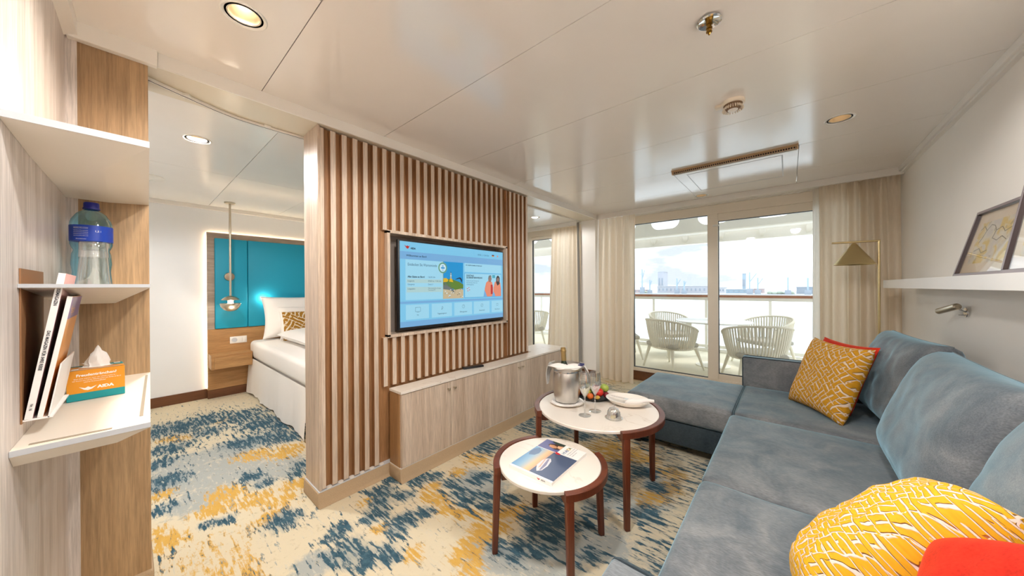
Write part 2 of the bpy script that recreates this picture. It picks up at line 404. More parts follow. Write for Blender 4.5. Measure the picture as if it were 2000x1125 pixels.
def piping(C, W, U, w, h, r, pinch=.07, n=24):
    W, U = V(W).normalized(), V(U).normalized(); C = V(C); pts = []
    for k in range(4):
        for i in range(n):
            a = -1 + 2 * i / n
            u, v = [(a, -1), (1, a), (-a, 1), (-1, -a)][k]
            pts.append(C + W * (w / 2 * u * (1 - pinch * (1 - v * v))) + U * (h / 2 * v * (1 - pinch * (1 - u * u))))
    return G().tube(pts, r, 6, closed=True)

# ------------------------------------------------------------------ setting: floor carpet
ZC = 2.335; XP = -2.125; XR = .775; YW = 4.38; XB = -5.30; ZB = 2.295
BLOB_B = [(-4.39,0.17,0.21),(-4.38,0.33,0.22),(-4.44,0.49,0.21),(-4.27,0.75,0.21),(-3.9,0.83,0.21),(-3.7,0.94,0.18),(-3.52,0.71,0.18),(-3.44,0.82,0.16),(-3.33,0.92,0.12),(-3.85,0.21,0.15),(-3.22,0.14,0.13),(-3.6,0.14,0.1),(-2.83,0.13,0.07),(-2.83,0.54,0.07),(-2.67,0.57,0.06),(-2.74,0.82,0.07),(-2.64,0.76,0.06),(-2.42,0.35,0.05),(-2.46,0.27,0.04),(-2.17,0.56,0.06),(-3.54,0.58,0.1),(-4.03,0.47,0.13),(-1.98,1.05,0.05),(-1.9,0.99,0.04),(-1.82,0.93,0.05),(-1.81,0.88,0.03),(-2.03,1.0,0.03),(-2.06,1.15,0.04),(-1.84,0.73,0.04),(-1.82,0.69,0.03),(-1.7,0.72,0.04),(-1.61,0.72,0.05),(-1.62,0.68,0.05),(-1.67,0.65,0.04),(-1.53,0.71,0.03),(-1.53,0.81,0.04),(-1.48,0.81,0.04),(-1.63,0.95,0.05),(-1.61,0.92,0.03),(-1.61,1.0,0.03),(-1.66,1.02,0.02),(-1.84,1.11,0.04),(-1.61,1.1,0.03),(-1.94,1.27,0.06),(-1.86,1.36,0.04),(-1.72,1.38,0.04),(-1.58,1.34,0.05),(-1.5,1.31,0.04),(-1.51,1.39,0.04),(-1.35,1.37,0.03),(-1.96,1.3,0.03),(-1.89,1.88,0.08),(-1.61,1.55,0.05),(-1.42,1.44,0.04),(-1.31,1.5,0.04),(-1.39,1.38,0.04),(-1.11,1.48,0.05),(-1.02,1.44,0.06),(-0.94,1.43,0.06),(-1.02,1.37,0.05),(-1.02,1.28,0.04),(-1.04,1.57,0.06),(-0.94,1.56,0.05),(-0.85,1.61,0.04),(-0.86,1.72,0.04),(-0.93,1.31,0.04),(-1.02,1.21,0.04),(-1.11,1.19,0.04),(-1.05,1.66,0.04),(-0.9,2.1,0.06),(-0.86,1.97,0.05),(-0.94,2.3,0.05),(-0.62,1.91,0.06),(-0.77,2.34,0.07),(-0.66,2.21,0.05),(-1.37,2.56,0.06),(-1.58,2.62,0.06),(-1.57,2.5,0.06),(-0.73,1.45,0.03),(-1.58,2.57,0.05)]
BLOB_Y = [(-4.12,0.22,0.09),(-4.29,0.67,0.11),(-3.21,0.63,0.12),(-3.08,0.81,0.14),(-3.04,0.12,0.08),(-2.45,0.12,0.09),(-2.58,0.1,0.05),(-2.73,0.4,0.11),(-2.52,0.49,0.1),(-2.38,0.6,0.08),(-2.26,0.52,0.06),(-2.59,0.32,0.09),(-2.51,0.7,0.08),(-4.02,0.3,0.09),(-2.47,0.74,0.05),(-4.26,0.59,0.08),(-1.64,1.24,0.05),(-1.71,1.21,0.04),(-1.55,1.24,0.05),(-1.53,1.19,0.04),(-1.45,1.24,0.04),(-1.38,1.29,0.04),(-1.78,1.26,0.04),(-1.77,1.49,0.04),(-1.78,1.3,0.03),(-1.3,1.22,0.03),(-1.25,1.21,0.03),(-1.25,1.12,0.03),(-1.23,1.06,0.03),(-1.2,1.01,0.03),(-1.14,1.0,0.03),(-1.09,1.01,0.02),(-1.4,0.89,0.02),(-1.96,0.94,0.03),(-1.68,0.88,0.03),(-2.22,2.21,0.12),(-1.82,1.73,0.07),(-1.28,1.39,0.05),(-1.19,1.46,0.05),(-1.36,1.3,0.05),(-1.2,1.3,0.04),(-1.19,1.19,0.03),(-1.18,1.1,0.03),(-1.1,1.03,0.03),(-0.6,2.25,0.07),(-0.63,2.12,0.06),(-0.66,1.99,0.05),(-0.6,2.44,0.07),(-0.92,2.54,0.06),(-0.81,2.52,0.07),(-0.68,2.42,0.06),(-2.08,2.0,0.06)]
BLOB_G = [(-3.1,0.43,0.19),(-3.15,0.28,0.16),(-2.79,0.28,0.11),(-3.45,0.54,0.14),(-2.84,0.68,0.13),(-3.45,0.26,0.13),(-1.6,1.5,0.06),(-1.51,1.51,0.06),(-1.67,1.52,0.04),(-1.17,1.12,0.04),(-1.14,1.06,0.03),(-1.71,0.56,0.04),(-0.85,1.38,0.06),(-0.84,1.28,0.05),(-0.72,1.56,0.06),(-0.92,1.2,0.05),(-0.74,1.91,0.05),(-0.62,2.06,0.04),(-0.87,1.79,0.04),(-1.05,1.14,0.04),(-0.64,2.23,0.05)]
def make_floor():
    x0, x1, y0, y1, st = -5.32, .80, -.62, 4.66, .03
    nx, ny = int((x1 - x0) / st) + 1, int((y1 - y0) / st) + 1
    vs = []; fs = []; cols = []
    for j in range(ny + 1):
        for i in range(nx + 1): vs.append((x0 + (x1 - x0) * i / nx, y0 + (y1 - y0) * j / ny, 0))
    for j in range(ny):
        for i in range(nx): a = j * (nx + 1) + i; fs.append((a, a + 1, a + nx + 2, a + nx + 1))
    def field(bl, x, y, k):
        s = 0
        for bx, by, r in bl:
            r = max(r, .035) * k; d = ((x - bx) ** 2 + (y - by) ** 2) / (r * r)
            if d < 6: s = max(s, math.exp(-d))
        return s
    grid = {}
    for x, y, z in vs:
        # blobs are known where the carpet shows; elsewhere the pattern goes on with its own noise
        n1 = mnoise.noise(V((x * 1.3 + 7, y * 1.3, 0))); n2 = mnoise.noise(V((x * 1.5 - 3, y * 1.5 + 9, 4)))
        seen = 1.0 if (x < -2.35 and -.2 < y < 1.0) or (-2.1 < x < -.6 and .4 < y < 2.3) else 0.0
        k = 1.08 if x < -2.3 else 1.65; b = field(BLOB_B, x, y, 1.2 * k); yy = field(BLOB_Y, x, y, 1.25 * k); g = field(BLOB_G, x, y, 1.3 * k)
        if not seen: b = max(b, .42 + .8 * n1 if n1 > -.3 else 0); yy = max(yy, .40 + .8 * n2 if n2 > -.2 else 0)
        cols += [b, yy, g, 1.0]
    me = bpy.data.meshes.new('floor'); me.from_pydata(vs, [], fs)
    at = me.color_attributes.new('layout', 'FLOAT_COLOR', 'POINT'); at.data.foreach_set('color', cols)
    m, t, b = new_mat('carpet')
    tc = nd(t, 'ShaderNodeTexCoord'); lay = nd(t, 'ShaderNodeVertexColor'); lay.layer_name = 'layout'
    sp = nd(t, 'ShaderNodeSeparateColor', {0: lay.outputs[0]})
    def streak(ang, s, k):
        mp = nd(t, 'ShaderNodeMapping', {'Vector': tc.outputs['Object'], 'Rotation': (0, 0, ang), 'Scale': (s, s * k, 1)})
        return nd(t, 'ShaderNodeTexNoise', {'Vector': mp.outputs[0], 'Scale': 1.0, 'Detail': 5.0, 'Roughness': .62, 'Distortion': .35}).outputs[0]
    sA, sB, sC = streak(.5, 8, 6.0), streak(-.55, 8, 5.6), streak(1.3, 14, 3)
    pick = nd(t, 'ShaderNodeTexNoise', {'Vector': tc.outputs['Object'], 'Scale': 1.8, 'Detail': 1.0})
    pk = nd(t, 'ShaderNodeMapRange', {0: pick.outputs[0], 1: .44, 2: .56, 3: 0., 4: 1.})
    st1 = nd(t, 'ShaderNodeMix', {0: pk.outputs[0], 2: sA, 3: sB}, data_type='FLOAT').outputs[0]
    fine = nd(t, 'ShaderNodeTexNoise', {'Vector': tc.outputs['Object'], 'Scale': 26.0, 'Detail': 4.0, 'Roughness': .7}).outputs[0]
    st1 = nd(t, 'ShaderNodeMix', {0: .22, 2: st1, 3: fine}, data_type='FLOAT').outputs[0]
    def thr(bias, nz, k, lo, hi):
        c = nd(t, 'ShaderNodeMath', {0: nz, 1: .5}, operation='SUBTRACT'); q = nd(t, 'ShaderNodeMath', {0: c.outputs[0], 1: k}, operation='MULTIPLY')
        s = nd(t, 'ShaderNodeMath', {0: bias, 1: q.outputs[0]}, operation='ADD')
        return nd(t, 'ShaderNodeMapRange', {0: s.outputs[0], 1: lo, 2: hi, 3: 0., 4: 1.}).outputs[0]
    def mixc(f, a, b_): return nd(t, 'ShaderNodeMix', {0: f, 6: a if isinstance(a, bpy.types.NodeSocket) else c4(a), 7: b_ if isinstance(b_, bpy.types.NodeSocket) else c4(b_)}, data_type='RGBA').outputs[2]
    base = mixc(thr(.5 - .0 if False else sp.outputs[2], fine, 1.2, .2, .5), srgb(212, 201, 175), srgb(168, 172, 168))
    lt = nd(t, 'ShaderNodeMapRange', {0: sC, 1: .56, 2: .64, 3: 0., 4: .6}).outputs[0]
    base = mixc(lt, base, srgb(208, 200, 180))
    gs = nd(t, 'ShaderNodeMapRange', {0: fine, 1: .57, 2: .68, 3: 0., 4: .55}).outputs[0]
    base = mixc(gs, base, srgb(176, 164, 134))
    base = mixc(thr(sp.outputs[1], st1, 4.5, .50, .80), base, mixc(fine, srgb(196, 150, 66), srgb(214, 176, 98)))
    blue = mixc(nd(t, 'ShaderNodeMapRange', {0: fine, 1: .35, 2: .65, 3: 0., 4: 1.}).outputs[0], srgb(42, 74, 92), srgb(74, 104, 118))
    base = mixc(thr(sp.outputs[0], sB, 1.2, .36, 1.0), base, srgb(126, 142, 148))
    base = mixc(thr(sp.outputs[0], st1, 6.5, .50, .82), base, blue)
    base = mixc(nd(t, 'ShaderNodeMapRange', {0: sA, 1: .60, 2: .66, 3: 0., 4: .75}).outputs[0], base, srgb(196, 196, 184))
    t.links.new(base, b.inputs['Base Color']); b.inputs['Roughness'].default_value = .95; b.inputs['Specular IOR Level'].default_value = .1
    pile = nd(t, 'ShaderNodeTexNoise', {'Vector': tc.outputs['Object'], 'Scale': 320.0, 'Detail': 1.0})
    bp = nd(t, 'ShaderNodeBump', {'Height': pile.outputs[0], 'Strength': .5, 'Distance': .003}); t.links.new(bp.outputs[0], b.inputs['Normal'])
    return struct(obj_from_mesh('floor', me, m, None, 0))
make_floor()

# walls
def wl(x): return -.155 - .0245 * (x + 2.115)
g = G().poly([(-2.115, wl(-2.115), 0), (.80, wl(.8), 0), (.80, wl(.8), 2.36), (-2.115, wl(-2.115), 2.36), (-2.115, wl(-2.115) - .1, 0), (.80, wl(.8) - .1, 0), (.80, wl(.8) - .1, 2.36), (-2.115, wl(-2.115) - .1, 2.36)],
             [(0, 1, 2, 3), (4, 5, 6, 7), (0, 1, 5, 4), (3, 2, 6, 7), (0, 3, 7, 4), (1, 2, 6, 5)])
struct(g.done('wall_left', 'oak_wall', None, 0))
struct(G().box(-2.36, -2.115, -.60, .058, .088, 2.30).done('wall_corner', 'oak_brown', None, 0))
struct(G().box(-2.116, -2.112, wl(-2.11), -.127, .088, 2.28).done('trim_1', 'oak_wall', None, 0))
struct(G().box(-2.372, -2.098, -.15, .066, 0, .088, .012).done('baseboard_corner', 'plinth_carpet'))
struct(G().box(.775, .87, -.4, 4.70, 0, 2.40).done('wall_right', 'wall_white', None, 0))
struct(G().box(-5.42, XB, -.62, 4.70, 0, 2.40).done('wall_bedroom', 'wall_cool', None, 0))
struct(G().box(-5.42, -2.36, -.70, -.60, 0, 2.40).done('wall_bedroom_end', 'wall_cool', None, 0))
# window wall: pilaster, header, upstand
g = G().box(-2.357, -2.122, 4.36, 4.70, 0, 2.30)
g.box(-5.42, -4.5, 4.56, 4.70, 0, 2.40); g.box(.60, .80, 4.56, 4.70, 0, 2.40)
g.box(-4.5, -2.357, 4.56, 4.70, 2.285, 2.40); g.box(-2.122, .60, 4.56, 4.70, 2.285, 2.40)
g.box(-4.5, -2.357, 4.60, 4.70, 0, .13); g.box(-2.122, .60, 4.60, 4.70, 0, .13)
struct(g.done('wall_window', 'wall_white', None, 0))
struct(G().box(-2.122, .775, 4.588, 4.60, 0, .128).done('baseboard_window', 'wood_base', None, 0))
struct(G().box(-4.5, -2.357, 4.588, 4.60, 0, .128).done('baseboard_bedroom_window', 'wood_base', None, 0))
struct(G().box(-2.35, -2.122, 4.346, 4.36, 0, .09).done('baseboard_pilaster', 'wood_base', None, 0))
struct(G().box(XB, XB + .014, -.6, .6, 0, .11, .003).done('baseboard_bedroom', 'wood_base', None, 0))
# ceilings: a deck above, separate metal panels below with open joints and cut-outs for the fittings
ceil = struct(G().box(-2.36, .87, -.5, 4.70, 2.44, 2.50).done('ceiling', 'ceiling_paint', None, 0))
LIGHTS = [(-1.568, .288), (.245, 2.861), (-.755, 4.235), (.10, .34), (-.62, .62), (.10, 1.42)]  # last three are unseen fittings added to brighten the room
rows = [(-.60, -.226), (-.226, .455), (.455, 1.132), (1.132, 1.81), (1.81, 2.50), (2.50, 3.19), (3.19, 3.88), (3.88, 4.385)]
def panel(x0, x1, y0, y1, par, z=ZC, mat='ceiling_paint', holes=(), gap=.0016):
    hs = [circ(c, .052, 28) for c in holes if x0 < c[0] < x1 and y0 < c[1] < y1]
    me = plate2d(rect(x0 + gap, x1 - gap, y0 + gap, y1 - gap), hs, z, z + .012)
    return obj_from_mesh('ceiling_panel', me, mat, par, 0)
for k, (a, b_) in enumerate(rows):
    cut = {1: [-2.11, -1.278, .775], 2: [-2.11, .775], 3: [-2.11, .30, .775], 6: [-2.11, -.81, .062, .775], 7: [-2.11, -.81, .062, .775]}.get(k, [-2.11, .775])
    if k == 6: a_list = (3.19, 3.88)
    for xa, xb in zip(cut, cut[1:]):
        if k in (6, 7) and xa == -.81: continue
        panel(xa, xb, a, b_, ceil, holes=LIGHTS)
panel(-.81, .062, 3.21, 4.385, ceil, holes=LIGHTS)
BL = [(-2.985, .298), (-2.30 - .45, 3.75)]
ceil2 = struct(G().box(-5.42, -2.36, -.7, 4.70, 2.44, 2.50).done('ceiling_bedroom', 'ceiling_paint', None, 0))
P('ceiling_bed_paint', srgb(238, 236, 232), .2, 0., .7)
for a, b_ in [(-.6, .62), (.62, 1.30), (1.30, 1.98), (1.98, 2.66), (2.66, 3.34), (3.34, 4.02), (4.02, 4.385)]:
    for xa, xb in ((XB, -3.75), (-3.75, -2.39)): panel(xa, xb, a, b_, ceil2, ZB, 'ceiling_bed_paint', BL)
struct(G().box(-5.3, .775, 4.385, 4.58, 2.292, 2.32).done('ceiling_window_bay', 'trim_white', None, 0))
# beam over the partition, fascia trims
P('beam_paint', srgb(226, 218, 200), .25)
struct(G().box(-2.39, -2.112, -.15, 4.37, 2.276, 2.44).done('ceiling_beam', 'beam_paint', None, 0))
struct(G().box(-2.112, -2.098, .085, 4.37, 2.274, 2.336, .003).done('trim_2', 'trim_white', None, 0))
struct(G().box(-2.114, -2.082, -.15, .085, 2.268, 2.337, .003).done('trim_3', 'trim_white', None, 0))
g = G().poly([(-2.09, wl(-2.09), 2.268), (.775, wl(.775), 2.268), (.775, wl(.775), 2.337), (-2.09, wl(-2.09), 2.337), (-2.09, wl(-2.09) + .032, 2.28), (.775, wl(.775) + .032, 2.28), (.775, wl(.775) + .032, 2.337), (-2.09, wl(-2.09) + .032, 2.337)],
             [(0, 1, 2, 3), (4, 5, 6, 7), (0, 1, 5, 4), (3, 2, 6, 7), (0, 3, 7, 4), (1, 2, 6, 5)])
struct(g.done('trim_4', 'trim_white', None, 0))
struct(G().box(-2.112, .775, 4.372, 4.40, 2.272, 2.337, .003).done('trim_5', 'trim_white', None, 0))
struct(G().box(.738, .776, -.2, 4.38, 2.296, 2.337, .003).box(.752, .776, -.2, 4.38, 2.284, 2.297).done('trim_6', 'trim_white', None, 0))
struct(G().box(-5.3, -2.39, 4.372, 4.40, 2.236, 2.297, .003).done('trim_7', 'trim_white', None, 0))
struct(G().box(XB, XB + .03, -.6, 4.38, 2.25, 2.297, .003).done('trim_8', 'trim_white', None, 0))

# windows
def window(name, x0, x1, mull, top_fixed, top_leaf, bot_fixed, bot_leaf, leaf):
    w = struct(G().box(x0, x0 + .05, 4.60, 4.68, .13, 2.285, .004).box(x1 - .05, x1, 4.60, 4.68, .13, 2.285, .004)
               .box(x0 + .05, x1 - .05, 4.60, 4.68, top_fixed + .01, 2.285, .004).box(x0 + .05, x1 - .05, 4.60, 4.68, .13, bot_fixed - .006, .004)
               .box(mull[0], mull[1], 4.592, 4.685, bot_fixed - .006, top_fixed + .01, .004).done(name, 'frame_cream', None, 0))
    a, b = mull[1], x1 - .05
    f = G().box(a, b, 4.612, 4.668, top_leaf + .006, top_fixed + .01, .003).box(a, b, 4.612, 4.668, bot_fixed - .006, bot_leaf - .006, .003)
    f.box(b - .06, b, 4.612, 4.668, bot_leaf - .006, top_leaf + .006, .003)
    f.done('sash', 'frame_cream', w, 0)
    for (xa, xb, za, zb) in ((x0 + .05, mull[0], bot_fixed - .006, top_fixed + .01), (a, b - .06, bot_leaf - .006, top_leaf + .006)):
        q = G()
        for r in ((xa, xb, zb - .006, zb), (xa, xb, za, za + .006), (xa, xa + .006, za, zb), (xb - .006, xb, za, zb)): q.box(r[0], r[1], 4.624, 4.660, r[2], r[3])
        q.done('gasket', 'gasket', w, 0)
        G().box(xa + .004, xb - .004, 4.638, 4.644, za + .004, zb - .004).done('pane', 'window_glass', w, 0)
    return w
w1 = window('window_1', -1.72, .60, (-.755, -.648), 2.166, 2.082, .178, .246, 1)
h = G().box(-.70, -.655, 4.585, 4.595, 2.02, 2.045, .003).box(-.655, -.635, 4.575, 4.60, 2.025, 2.04, .003)
h.done('latch', 'plastic_white', w1)
w2 = window('window_2', -4.45, -2.40, (-3.30 - .25, -3.45), 2.166, 2.12, .178, .20, 1)

# ------------------------------------------------------------------ ceiling fittings
def downlight(c, z, label, lit, energy, par_group=None):
    t = thing('ceiling_downlight', label, 'ceiling light', (c[0], c[1], z))
    G().lathe([(.050, 0), (.050, .004), (.0515, .006), (.060, -.001), (.068, -.0045), (.072, -.001), (.072, 0)], (c[0], c[1], z), 40, close=True).done('trim_ring', 'plastic_white', t)
    G().lathe([(.0505, .0015), (.0508, .004), (.030, .094), (.028, .096), (.0275, .0945), (.0475, .004), (.0475, .0015)], (c[0], c[1], z), 40, close=True).done('reflector', 'reflector', t)
    G().lathe([(0, .090), (.028, .090), (.028, .098), (0, .098)], (c[0], c[1], z), 24).done('lens', 'lamp_glow' if lit else 'lens_dim', t)
    return t
P('reflector', srgb(214, 196, 168), .35, .3)
emit('lens_dim', (1, .85, .62), 2.5)
downlight(LIGHTS[0], ZC, 'recessed round ceiling downlight above the corner shelves, brightly lit', True, 1)
downlight(LIGHTS[1], ZC, 'recessed round ceiling downlight near the right wall beside the air vent', False, 1)
downlight(LIGHTS[2], ZC, 'small recessed ceiling downlight close to the balcony window', False, 1)
downlight(BL[0], ZB, 'recessed bedroom downlight near the curved curtain track', False, 1)
downlight(BL[1], ZB, 'recessed bedroom downlight seen past the far end of the slatted divider', False, 1)
downlight((.10, .34), ZC, 'added fill downlight over the near sofa end, out of view', False, 1)
downlight((-.62, .62), ZC, 'added fill downlight over the middle of the room, out of view above', False, 1)
downlight((.10, 1.42), ZC, 'added fill downlight over the sofa seats, out of view just above', False, 1)
SPOTS = [(LIGHTS[0], ZC, .59, WARM), ((.10, .34), ZC, .25, NEUTRAL), ((.10, 1.42), ZC, .62, NEUTRAL), ((-.62, .62), ZC, .9, NEUTRAL), (BL[0], ZB, 1.2, (1, .985, .97)), (BL[1], ZB, .4, (1, .985, .97))]  # NEUTRAL entries are added fill lamps with no visible source
for c, z, k, col_ in SPOTS:
    lamp('downlight_lamp', 'SPOT', (c[0], c[1], z - .012), LAMP * k, col_, (0, 0, 0), spot_size=rad(150 if col_ is WARM else 172), spot_blend=1.0 if col_ is WARM else .22, shadow_soft_size=.07)
t = thing('ceiling_speaker', 'flat round plate on the bedroom ceiling beside the oak panel', 'ceiling plate', (-4.30, .10, ZB))
G().lathe([(0, -.012), (.10, -.010), (.115, -.004), (.118, 0), (0, 0)], (-4.30, .10, ZB), 36).done('cover', 'plastic_white', t)
# sprinkler
c = (-.232, 1.465); t = thing('sprinkler_head', 'brass sprinkler head in a chrome cup on the ceiling', 'sprinkler', (c[0], c[1], ZC))
G().lathe([(.012, -.004), (.022, -.005), (.038, -.013), (.043, -.010), (.042, -.006), (.030, 0), (.012, 0)], (c[0], c[1], ZC), 32, close=True).done('escutcheon', 'chrome', t)
G().lathe([(0, -.060), (.003, -.058), (.005, -.050), (.0105, -.048), (.0105, -.044), (.007, -.043), (.007, -.036), (.011, -.035), (.011, -.030), (.0075, -.029), (.0075, -.02), (.012, -.018), (.012, 0), (0, 0)], (c[0], c[1], ZC), 16).done('nozzle', 'brass_dark', t)
# smoke detector
c = (-.235, 2.20); t = thing('smoke_detector', 'round cream smoke detector with vent ribs on the ceiling', 'smoke detector', (c[0], c[1], ZC))
P('detector_plastic', srgb(234, 222, 204), .45)
G().lathe([(0, 0), (.056, 0), (.058, -.012), (.056, -.016), (.05, -.018), (0, -.018)], (c[0], c[1], ZC), 36).done('base', 'detector_plastic', t)
G().lathe([(.046, -.017), (.044, -.022), (.030, -.046), (.0, -.046), (0, -.017)], (c[0], c[1], ZC), 36).done('chamber', 'groove_dark', t)
r = G()
for k in range(26):
    a = 2 * pi * k / 26
    r.obox(Matrix.Translation((c[0] + .042 * cos(a), c[1] + .042 * sin(a), ZC - .033)) @ Matrix.Rotation(a, 4, 'Z') @ Matrix.Rotation(rad(-32), 4, 'Y'), .006, .004, .032)
r.done('vent_rib', 'detector_plastic', t)['kind'] = 'stuff'
G().lathe([(0, -.056), (.014, -.054), (.024, -.048), (.026, -.042), (0, -.042)], (c[0], c[1], ZC), 24).done('cap', 'plastic_white', t)
G().box(c[0] - .085, c[0] - .05, c[1] - .018, c[1] + .018, ZC - .016, ZC, .003).done('tab', 'detector_plastic', t)
# air vent: dropped panel edge with a grille of square openings
t = thing('air_vent', 'long ceiling air outlet with a row of square slots above an access flap', 'air vent', (-.36, 3.2, ZC))
P('vent_tan', srgb(196, 166, 128), .5)
G().box(-.80, .058, 3.150, 3.205, ZC - .004, ZC - .0005).box(-.80, .058, 3.178, 3.186, ZC - .026, ZC - .023).box(-.80, .058, 3.178, 3.186, ZC - .008, ZC - .004).box(-.80, -.79, 3.174, 3.205, ZC - .028, ZC).box(.048, .058, 3.174, 3.205, ZC - .028, ZC).done('housing', 'vent_tan', t, 0)
G().box(-.79, .048, 3.1865, 3.204, ZC - .0235, ZC - .004).done('duct', 'gasket', t, 0)
b0 = None
for k in range(56):
    x = -.785 + k * (.828 / 55)
    if b0 is None: b0 = G().box(x - .0022, x + .0022, 3.178, 3.186, ZC - .024, ZC - .007).done('bar', 'vent_tan', t, 0)
    else:
        q = b0.copy(); q.location = (k * (.828 / 55), 0, 0); COL.objects.link(q)
G().box(-.805, .06, 3.206, 3.216, ZC - .028, ZC).done('lip', 'plastic_white', t, 0)
g = G()
for r in ((-.715, -.035, 3.352, 3.357), (-.715, -.035, 3.995, 4.0), (-.717, -.712, 3.352, 4.0), (-.04, -.032, 3.352, 4.0)): g.box(r[0], r[1], r[2], r[3], ZC - .0016, ZC)
g.done('flap_joint', 'shelf_edge', t, 0)

# ------------------------------------------------------------------ slatted room divider
D0, D1 = .727, 2.805
t = thing('room_divider', 'oak slatted room divider holding the television, from floor plinth to ceiling beam', 'room divider', (-2.24, 1.766, 0))
G().box(-2.352, -2.262, D0 + .006, D1, .088, 2.272).box(-2.262, -2.158, D0 + .006, 1.168, .088, 2.272).box(-2.262, -2.158, 2.418, D1, .088, 2.272).box(-2.262, -2.158, 1.168, 2.418, .088, .958).box(-2.262, -2.158, 1.168, 2.418, 1.70, 2.272).done('core', 'slat_warm_bounce', t, 0)
G().box(-2.354, XP, D0, D0 + .012, .088, 2.274).done('end_panel', 'oak_pale', t, 0)
NY0, NY1, NZ0, NZ1 = 1.168, 2.418, .960, 1.700
pitch = .0667; k = 0; y = D0 + .012; protos = {}
def slat(y0, y1, z0, z1):
    key = (round(y1 - y0, 4), round(z0, 3), round(z1, 3))
    if key not in protos:
        o = G().box(-2.158, XP, y0, y1, z0, z1).done('slat', 'oak_pale', t, 0); protos[key] = (o, y0); o.data.materials.append(MATS['slat_warm_bounce'])
        for f in o.data.polygons: f.material_index = 1 if abs(f.normal.y) > .9 else 0  # side faces take the brown that carries the painted bounce light
    else:
        o, yy = protos[key]; c = o.copy(); c.location = (0, y0 - yy, 0); COL.objects.link(c)
slat(D0 + .0125, D0 + .035, .10, 2.262)
y = .799
while y < D1 - .02:
    y1 = min(y + .030, D1 - .001)
    if NY1 - .022 < y < NY1 + .008: slat(NY1 + .0065, y1, .622, 2.262)
    elif y1 > NY0 - .008 and y < NY1 + .008:
        slat(y, y1, .62, NZ0 - .004); slat(y, y1, NZ1 + .004, 2.262)
    elif y > 1.16: slat(y, y1, .622, 2.262)
    else: slat(y, y1, .10, 2.262)
    y += pitch
g = G()
g.box(-2.262, -2.117, NY0 - .006, NY0 + .014, NZ0, NZ1).box(-2.262, -2.117, NY1 - .014, NY1 + .006, NZ0, NZ1)
g.box(-2.262, -2.117, NY0 - .006, NY1 + .006, NZ1 - .014, NZ1 + .006).box(-2.262, -2.117, NY0 - .006, NY1 + .006, NZ0 - .006, NZ0 + .014)
g.done('niche_frame', 'oak_pale', t, 0)
G().box(-2.2625, -2.258, NY0, NY1, NZ0, NZ1).done('niche_back', 'grey_wood', t, 0)
g = G().prism([(-2.373, 0), (-2.098, 0), (-2.108, .012), (-2.114, .03), (-2.117, .088), (-2.358, .088), (-2.366, .03)], 'Y', D0 - .012, D1 + .006)
g.bevel(.006, 2).done('plinth', 'plinth_carpet', t)
G().box(-2.357, -2.118, D0 - .006, D1, .088, .092).done('plinth_rail', 'shelf_edge', t, 0)
ss = None
y = .7655
while y < 1.14:
    G().lathe([(0, .0925), (.0155, .0925), (.0155, .098), (0, .098)], (-2.133, y + .017, 0), 16).done('felt_pad', 'trim_white', t, 0) if ss is None else None
    y += pitch

# television
TY0, TY1, TZ0, TZ1 = 1.267, 2.376, 1.012, 1.642
tv = thing('television', 'wide black television showing a pale blue cabin menu, in the divider niche', 'television', (-2.15, 1.82, 1.012))
g = G().box(-2.165, -2.138, TY0 - .014, TY1 + .006, TZ0 - .018, TZ1 + .010, .003)
g.done('housing', 'black_plastic', tv)
G().box(-2.258, -2.165, 1.55, 2.10, 1.10, 1.52, .01).done('rear_box', 'black_plastic', tv)
XS = -2.137
def sv(u, v): return (TY0 + u * (TY1 - TY0), TZ0 + v * (TZ1 - TZ0))
lay = [0]
scr = G().box(-2.139, XS, TY0, TY1, TZ0, TZ1).done('screen', 'sc_bg', tv, 0)
lay_x = XS
def sq(u0, u1, v0, v1, mat, lv=1, name='screen_tile'):
    (ya, za), (yb, zb) = sv(u0, v0), sv(u1, v1); x = XS + .0004 * lv
    return G().poly([(x, ya, za), (x, yb, za), (x, yb, zb), (x, ya, zb)], [(0, 1, 2, 3)]).done(name, mat, scr, 0)
def spoly(pts, mat, lv=1, name='screen_picture'):
    x = XS + .0004 * lv; return G().poly([(x,) + sv(*p) for p in pts], [tuple(range(len(pts)))]).done(name, mat, scr, 0)
def st(body, u, v, size, mat='sc_text', align='LEFT', bold=0., sx=1.0):
    (yy, zz) = sv(u, v); return text(body, size, (XS + .0014, yy, zz), (0, 1, 0), (0, 0, 1), mat, scr, align, bold, 'screen_text', sx)
sq(0, 1, .795, .885, 'sc_band'); sq(0, 1, 0, .066, 'sc_band')
sq(.0, 1, .272, .30, 'sc_band'); sq(.04, .345, .316, .793, 'sc_card', 1); sq(.345, .348, .316, .80, 'sc_gold', 2)
for v0, v1 in ((.517, .563), (.405, .470)): sq(.048, .338, v0, v1, 'sc_row', 2)
sq(.347, .540, .315, .800, 'sc_sky', 1)
